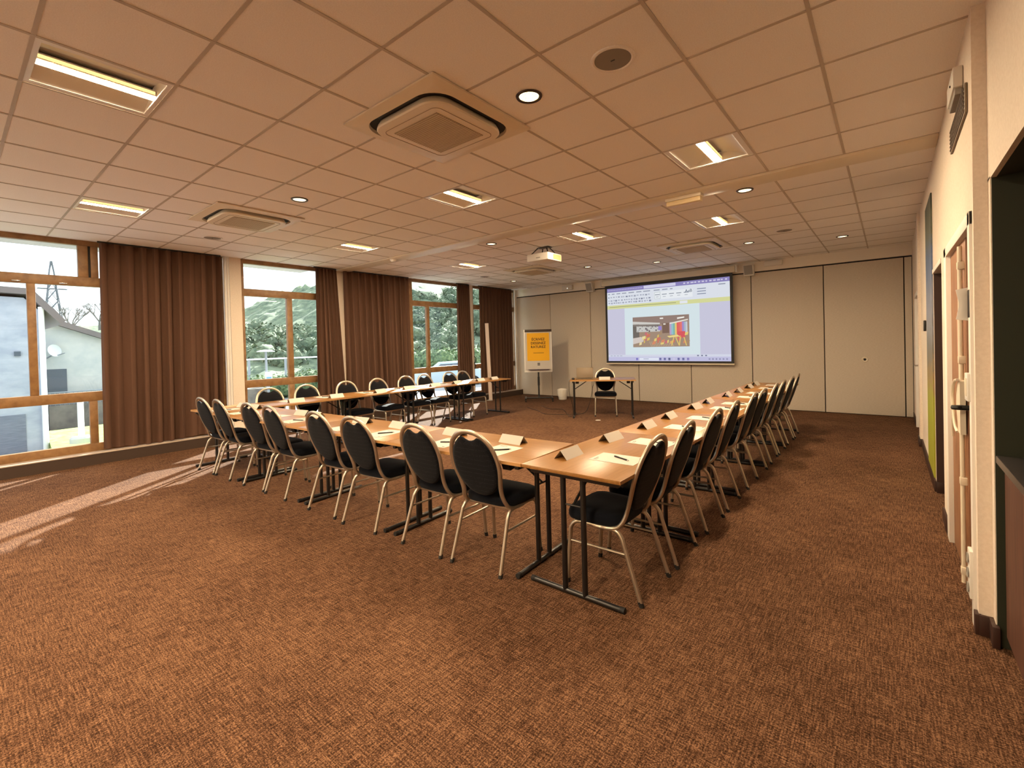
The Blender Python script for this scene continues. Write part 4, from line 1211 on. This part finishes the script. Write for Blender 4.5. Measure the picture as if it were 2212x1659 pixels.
for k in range(34): sweep(bm, [(0, 1.88 + k * .1, .02), (0, 1.88 + k * .1, .40)], .009, 6)
finish('baluster', bm, O['galv'], t)
bm = BM(); box2(bm, (-19.6, 1.93, G0), (-18.85, 8.0, .02))
smesh('retaining_wall', bm, noise_color(mat('rough_wall', (120, 112, 106), .9), (104, 98, 94), (138, 130, 120), nscale=2), 'low rough retaining wall under the railing outside', flat=True)
t = thing('lamp_post', 'short white post on round concrete base on the grass', 'post', (-14.0, 1.93, -.46))
bm = BM(); cyl(bm, (0, 0, .05), (0, 0, .95), .055, 14); finish('post', bm, O['white'], t)
bm = BM(); lathe(bm, [(0, 0), (.2, 0), (.2, .10), (.16, .14), (0, .14)], 24); finish('base', bm, O['render2'], t)
# pylon
t = thing('pylon', 'lattice electricity pylon on the hill beyond the houses', 'pylon', (-90, 10.0, 5.0))
bm = BM()
def bar(a, b, r=.085): sweep(bm, [a, b], r, 5)
lv = [(0, 1.0), (2.2, .78), (4.2, .58), (5.8, .42), (7.4, .32), (9.8, .05)]
for (z0, s0), (z1, s1) in zip(lv, lv[1:]):
    for sx in (-1, 1):
        for sy in (-1, 1):
            bar((sx * s0, sy * s0, z0), (sx * s1, sy * s1, z1)); bar((sx * s0, sy * s0, z0), (sx * s1, -sy * s1, z1), .045)
            bar((sx * s0, sy * s0, z0), (-sx * s1, sy * s1, z1), .045)
for z, w in ((5.8, 1.5), (7.6, .8)):
    for sx in (-1, 1): bar((sx * .3, -w, z), (sx * .3, w, z), .05)
finish('lattice', bm, O['pylon'], t)
# hill
bm = BM()
nx, ny = 70, 110
V = []
def hz(x, y):
    d = max(0, (-x - 30) / 50)
    h0 = G0 + (4.6 + 1.6 * min(1, max(0, (y - 2) / 16)) + 10 * min(1, max(0, (y - 34) / 20))) * min(1, d) ** .8
    return h0
hr = random.Random(5)
from mathutils import noise as mn
for a in range(nx + 1):
    row = []
    for b in range(ny + 1):
        x = -28 - 90 * a / nx; y = 3 + 130 * b / ny
        n_ = mn.fractal(Vector((x * .16, y * .16, 1.3)), 1.0, 2.0, 6) * .7 + abs(mn.noise(Vector((x * .45, y * .45, 4)))) * 1.2
        row.append(bm.verts.new((x, y, hz(x, y) + n_ * min(1, a / 8))))
    V.append(row)
for a in range(nx):
    for b in range(ny): bm.faces.new((V[a][b], V[a + 1][b], V[a + 1][b + 1], V[a][b + 1]))
tag(smesh('hill', bm, O['leaf'], 'wooded green hillside beyond the road', angle=180), 'wooded green hillside beyond the road', None, kind='structure')
bl = random.Random(21)
def blobs(name, label, centres, m, kind=None, cat='bush', nl=170, ls=.34):
    bm = BM()
    for (x, y, z, r) in centres:
        C0 = Vector((x, y, z))
        q = bmesh.ops.create_icosphere(bm, subdivisions=2, radius=r * .78, matrix=Matrix.Translation(C0))
        for v in q['verts']:
            v.co += (v.co - C0) * .4 * mn.noise(v.co * (2.6 / r))
        for _ in range(nl):
            d = Vector((bl.gauss(0, 1), bl.gauss(0, 1), bl.gauss(0, 1))).normalized()
            p = C0 + d * r * bl.uniform(.72, 1.12)
            u = Vector((bl.gauss(0, 1), bl.gauss(0, 1), bl.gauss(0, 1))).normalized()
            w = d.cross(u).normalized(); u = w.cross((d + u * .5).normalized()).normalized()
            k = ls * bl.uniform(.6, 1.3)
            vs = [bm.verts.new(p + u * k * a + w * k * b) for a, b in ((-.5, -.2), (0, -.45), (.5, .1), (.05, .45))]
            bm.faces.new(vs)
    o = finish(name, bm, m, angle=180)
    tag(o, label, cat, kind=kind)
    return o
wr_ = random.Random(9)
cs = []
for k in range(330):
    y = wr_.uniform(14, 75); x = -wr_.uniform(34, 62)
    cs.append((x, y, hz(x, y) + wr_.uniform(0, .7), wr_.uniform(.6, 1.5)))
blobs('woodland', 'leafy woodland covering the hillside', cs, O['leaf'], 'stuff', 'woodland')
blobs('clipped_hedge', 'green hedge across the road outside the second window', [(-22 + wr_.uniform(-.3, .3), 8.3 + k * .45, G0 + .5 + wr_.uniform(-.1, .15), .62) for k in range(17)], O['leaf2'], 'stuff', 'hedge', 320, .12)
blobs('roadside_shrubs', 'pale green shrubs across the road outside the third window', [(-24 + wr_.uniform(-1, 1), 19.5 + k * .8, G0 + .9 + wr_.uniform(-.3, .4), wr_.uniform(.8, 1.2)) for k in range(14)], O['leaf2'], 'stuff', 'shrubs', 300, .2)
t = thing('guard_rail', 'pale guard rail beyond the clipped hedge', 'rail', (-26, 0, 0))
bm = BM(); box2(bm, (-.03, 8.0, .98), (.03, 24, 1.06), bev=.01); finish('rail', bm, O['white'], t)
for k in range(9):
    bm = BM(); box2(bm, (-.05, 8.2 + k * 1.9, G0), (.03, 8.3 + k * 1.9, 1.0)); finish('post', bm, O['galv'], t, flat=True)
# street lamp with flat head and a blue board
t = thing('street_lamp', 'street lamp with flat round head in front of the hedge', 'street lamp', (-20, 8.47, G0))
bm = BM(); cyl(bm, (0, 0, 0), (0, 0, 2.2), .045, 12); finish('pole', bm, O['galv'], t)
bm = BM(); lathe(bm, [(0, 2.26), (.2, 2.24), (.34, 2.19), (.33, 2.17), (0, 2.17)], 24); finish('lamp_head', bm, O['white'], t)
t = thing('info_board', 'small blue and white board at the foot of the street lamp', 'board', (-19.8, 8.47, G0))
bm = BM(); box2(bm, (-.02, -.14, .9), (.02, .14, 1.35), bev=.01); finish('panel', bm, O['white'], t)
bm = BM(); box2(bm, (.0205, -.1, .94), (.024, .1, 1.14)); finish('blue_field', bm, mat('board_blue', (120, 170, 200), .5), t, flat=True)
bm = BM(); cyl(bm, (0, 0, 0), (0, 0, .83), .025, 10); finish('post', bm, O['galv'], t)
# bare trees
def bare_tree(label, x, y, z, hgt, seed):
    r_ = random.Random(seed)
    t = thing('bare_tree', label, 'tree', (x, y, z))
    bm = BM(); sweep(bm, [(0, 0, -.5), (.05, 0, hgt * .35)], [.16, .1], 8); finish('trunk', bm, O['bark'], t)
    bm = BM()
    def br(p, d, l, r, n):
        q = p + d * l
        sweep(bm, [p, q], [r, r * .6], 5)
        if n:
            for _ in range(3):
                dd = (d + Vector((r_.uniform(-.7, .7), r_.uniform(-.7, .7), r_.uniform(-.1, .5)))).normalized()
                br(q, dd, l * .72, r * .6, n - 1)
    for k in range(5):
        a = 2 * PI * k / 5
        br(Vector((.04, 0, hgt * .33)), Vector((math.cos(a) * .7, math.sin(a) * .7, 1)).normalized(), hgt * .24, .07, 3)
    finish('branches', bm, O['bark'], t)
bare_tree('bare branching tree on the hill between pylon and curtain', -62, 8.2, hz(-62, 8.2) + .2, 3.4, 1)
bare_tree('second bare tree on the hill, against the curtain edge', -68, 11.2, hz(-68, 11.2) + .2, 3.8, 2)
# car
t = thing('parked_car', 'pale blue parked car outside the third window', 'car', (-19.6, 18.4, G0 - .1), R(50))
bm = BM(); prism(bm, [(-2.0, .3), (-2.05, .75), (-1.2, .95), (-.6, 1.38), (.7, 1.42), (1.5, 1.0), (2.05, .85), (2.1, .3)], 1, -.82, .82); finish('body', bm, mat('car_blue', (182, 200, 212), .25, coat=.5), t)
for s in (-1, 1):
    bm = BM(); prism(bm, [(-1.0, .96), (-.55, 1.3), (.62, 1.34), (1.2, 1.0)], 1, s * .825, s * .83); finish('side_window', bm, O['dkwin'], t, flat=True)
    for x in (-1.3, 1.3):
        bm = BM(); cyl(bm, (x, s * .7, .3), (x, s * .84, .3), .31, 24); finish('wheel', bm, M['rubber'], t)
# roof overhang outside
bm = BM(); box2(bm, (-9.66, -14, 3.10), (XL - .3, 4.85, 3.28)); box2(bm, (-9.5, 4.85, 3.16), (XL - .3, 14, 3.3))
smesh('trim_6', bm, O['render2'], 'pale roof overhang above the windows outside', flat=True)
bm = BM(); box2(bm, (XL - .3, YN, CZ + .2), (XL - .05, YB, CZ + .5))
finish('lintel', bm, O['render2'], wl, flat=True)

# ------------------------------------------------------------------ light
sun = bpy.data.lights.new('sun', 'SUN'); so = link(bpy.data.objects.new('sun', sun))
sun.energy = 26.0; sun.angle = R(0.8); sun.color = (1.0, .94, .85)
az = Vector((.62, -.785, 0)).normalized(); el = R(24)
d = Vector((az.x * math.cos(el), az.y * math.cos(el), -math.sin(el)))
so.rotation_euler = d.to_track_quat('-Z', 'Y').to_euler()
so.location = (-30, 30, 20)
w = bpy.data.worlds.new('sky'); scene.world = w; w.use_nodes = True
bg = w.node_tree.nodes['Background']
bg.inputs['Color'].default_value = (.90, .95, 1.0, 1); bg.inputs['Strength'].default_value = 2.5
for k, (y0, y1_) in enumerate(((YN, 2.97), (3.24, 4.99), (5.14, 8.77), (8.87, 10.65))):
    ld = bpy.data.lights.new('daylight_portal', 'AREA'); lo = link(bpy.data.objects.new('daylight_portal', ld))
    ld.shape = 'RECTANGLE'; ld.size = 2.9; ld.size_y = y1_ - y0
    ld.cycles.is_portal = True
    lo.location = (XL - .07, (y0 + y1_) / 2, 1.6)
    lo.rotation_euler = (0, -PI / 2, 0)

vs = scene.view_settings
vs.view_transform = 'Standard'; vs.look = 'None'; vs.gamma = 1.0; vs.exposure = 0.0
vs.use_curve_mapping = False
scene.cycles.max_bounces = 8
scene.cycles.diffuse_bounces = 5
scene.cycles.transparent_max_bounces = 12
scene.cycles.caustics_reflective = False
scene.cycles.caustics_refractive = False
scene.cycles.sample_clamp_indirect = 6.0
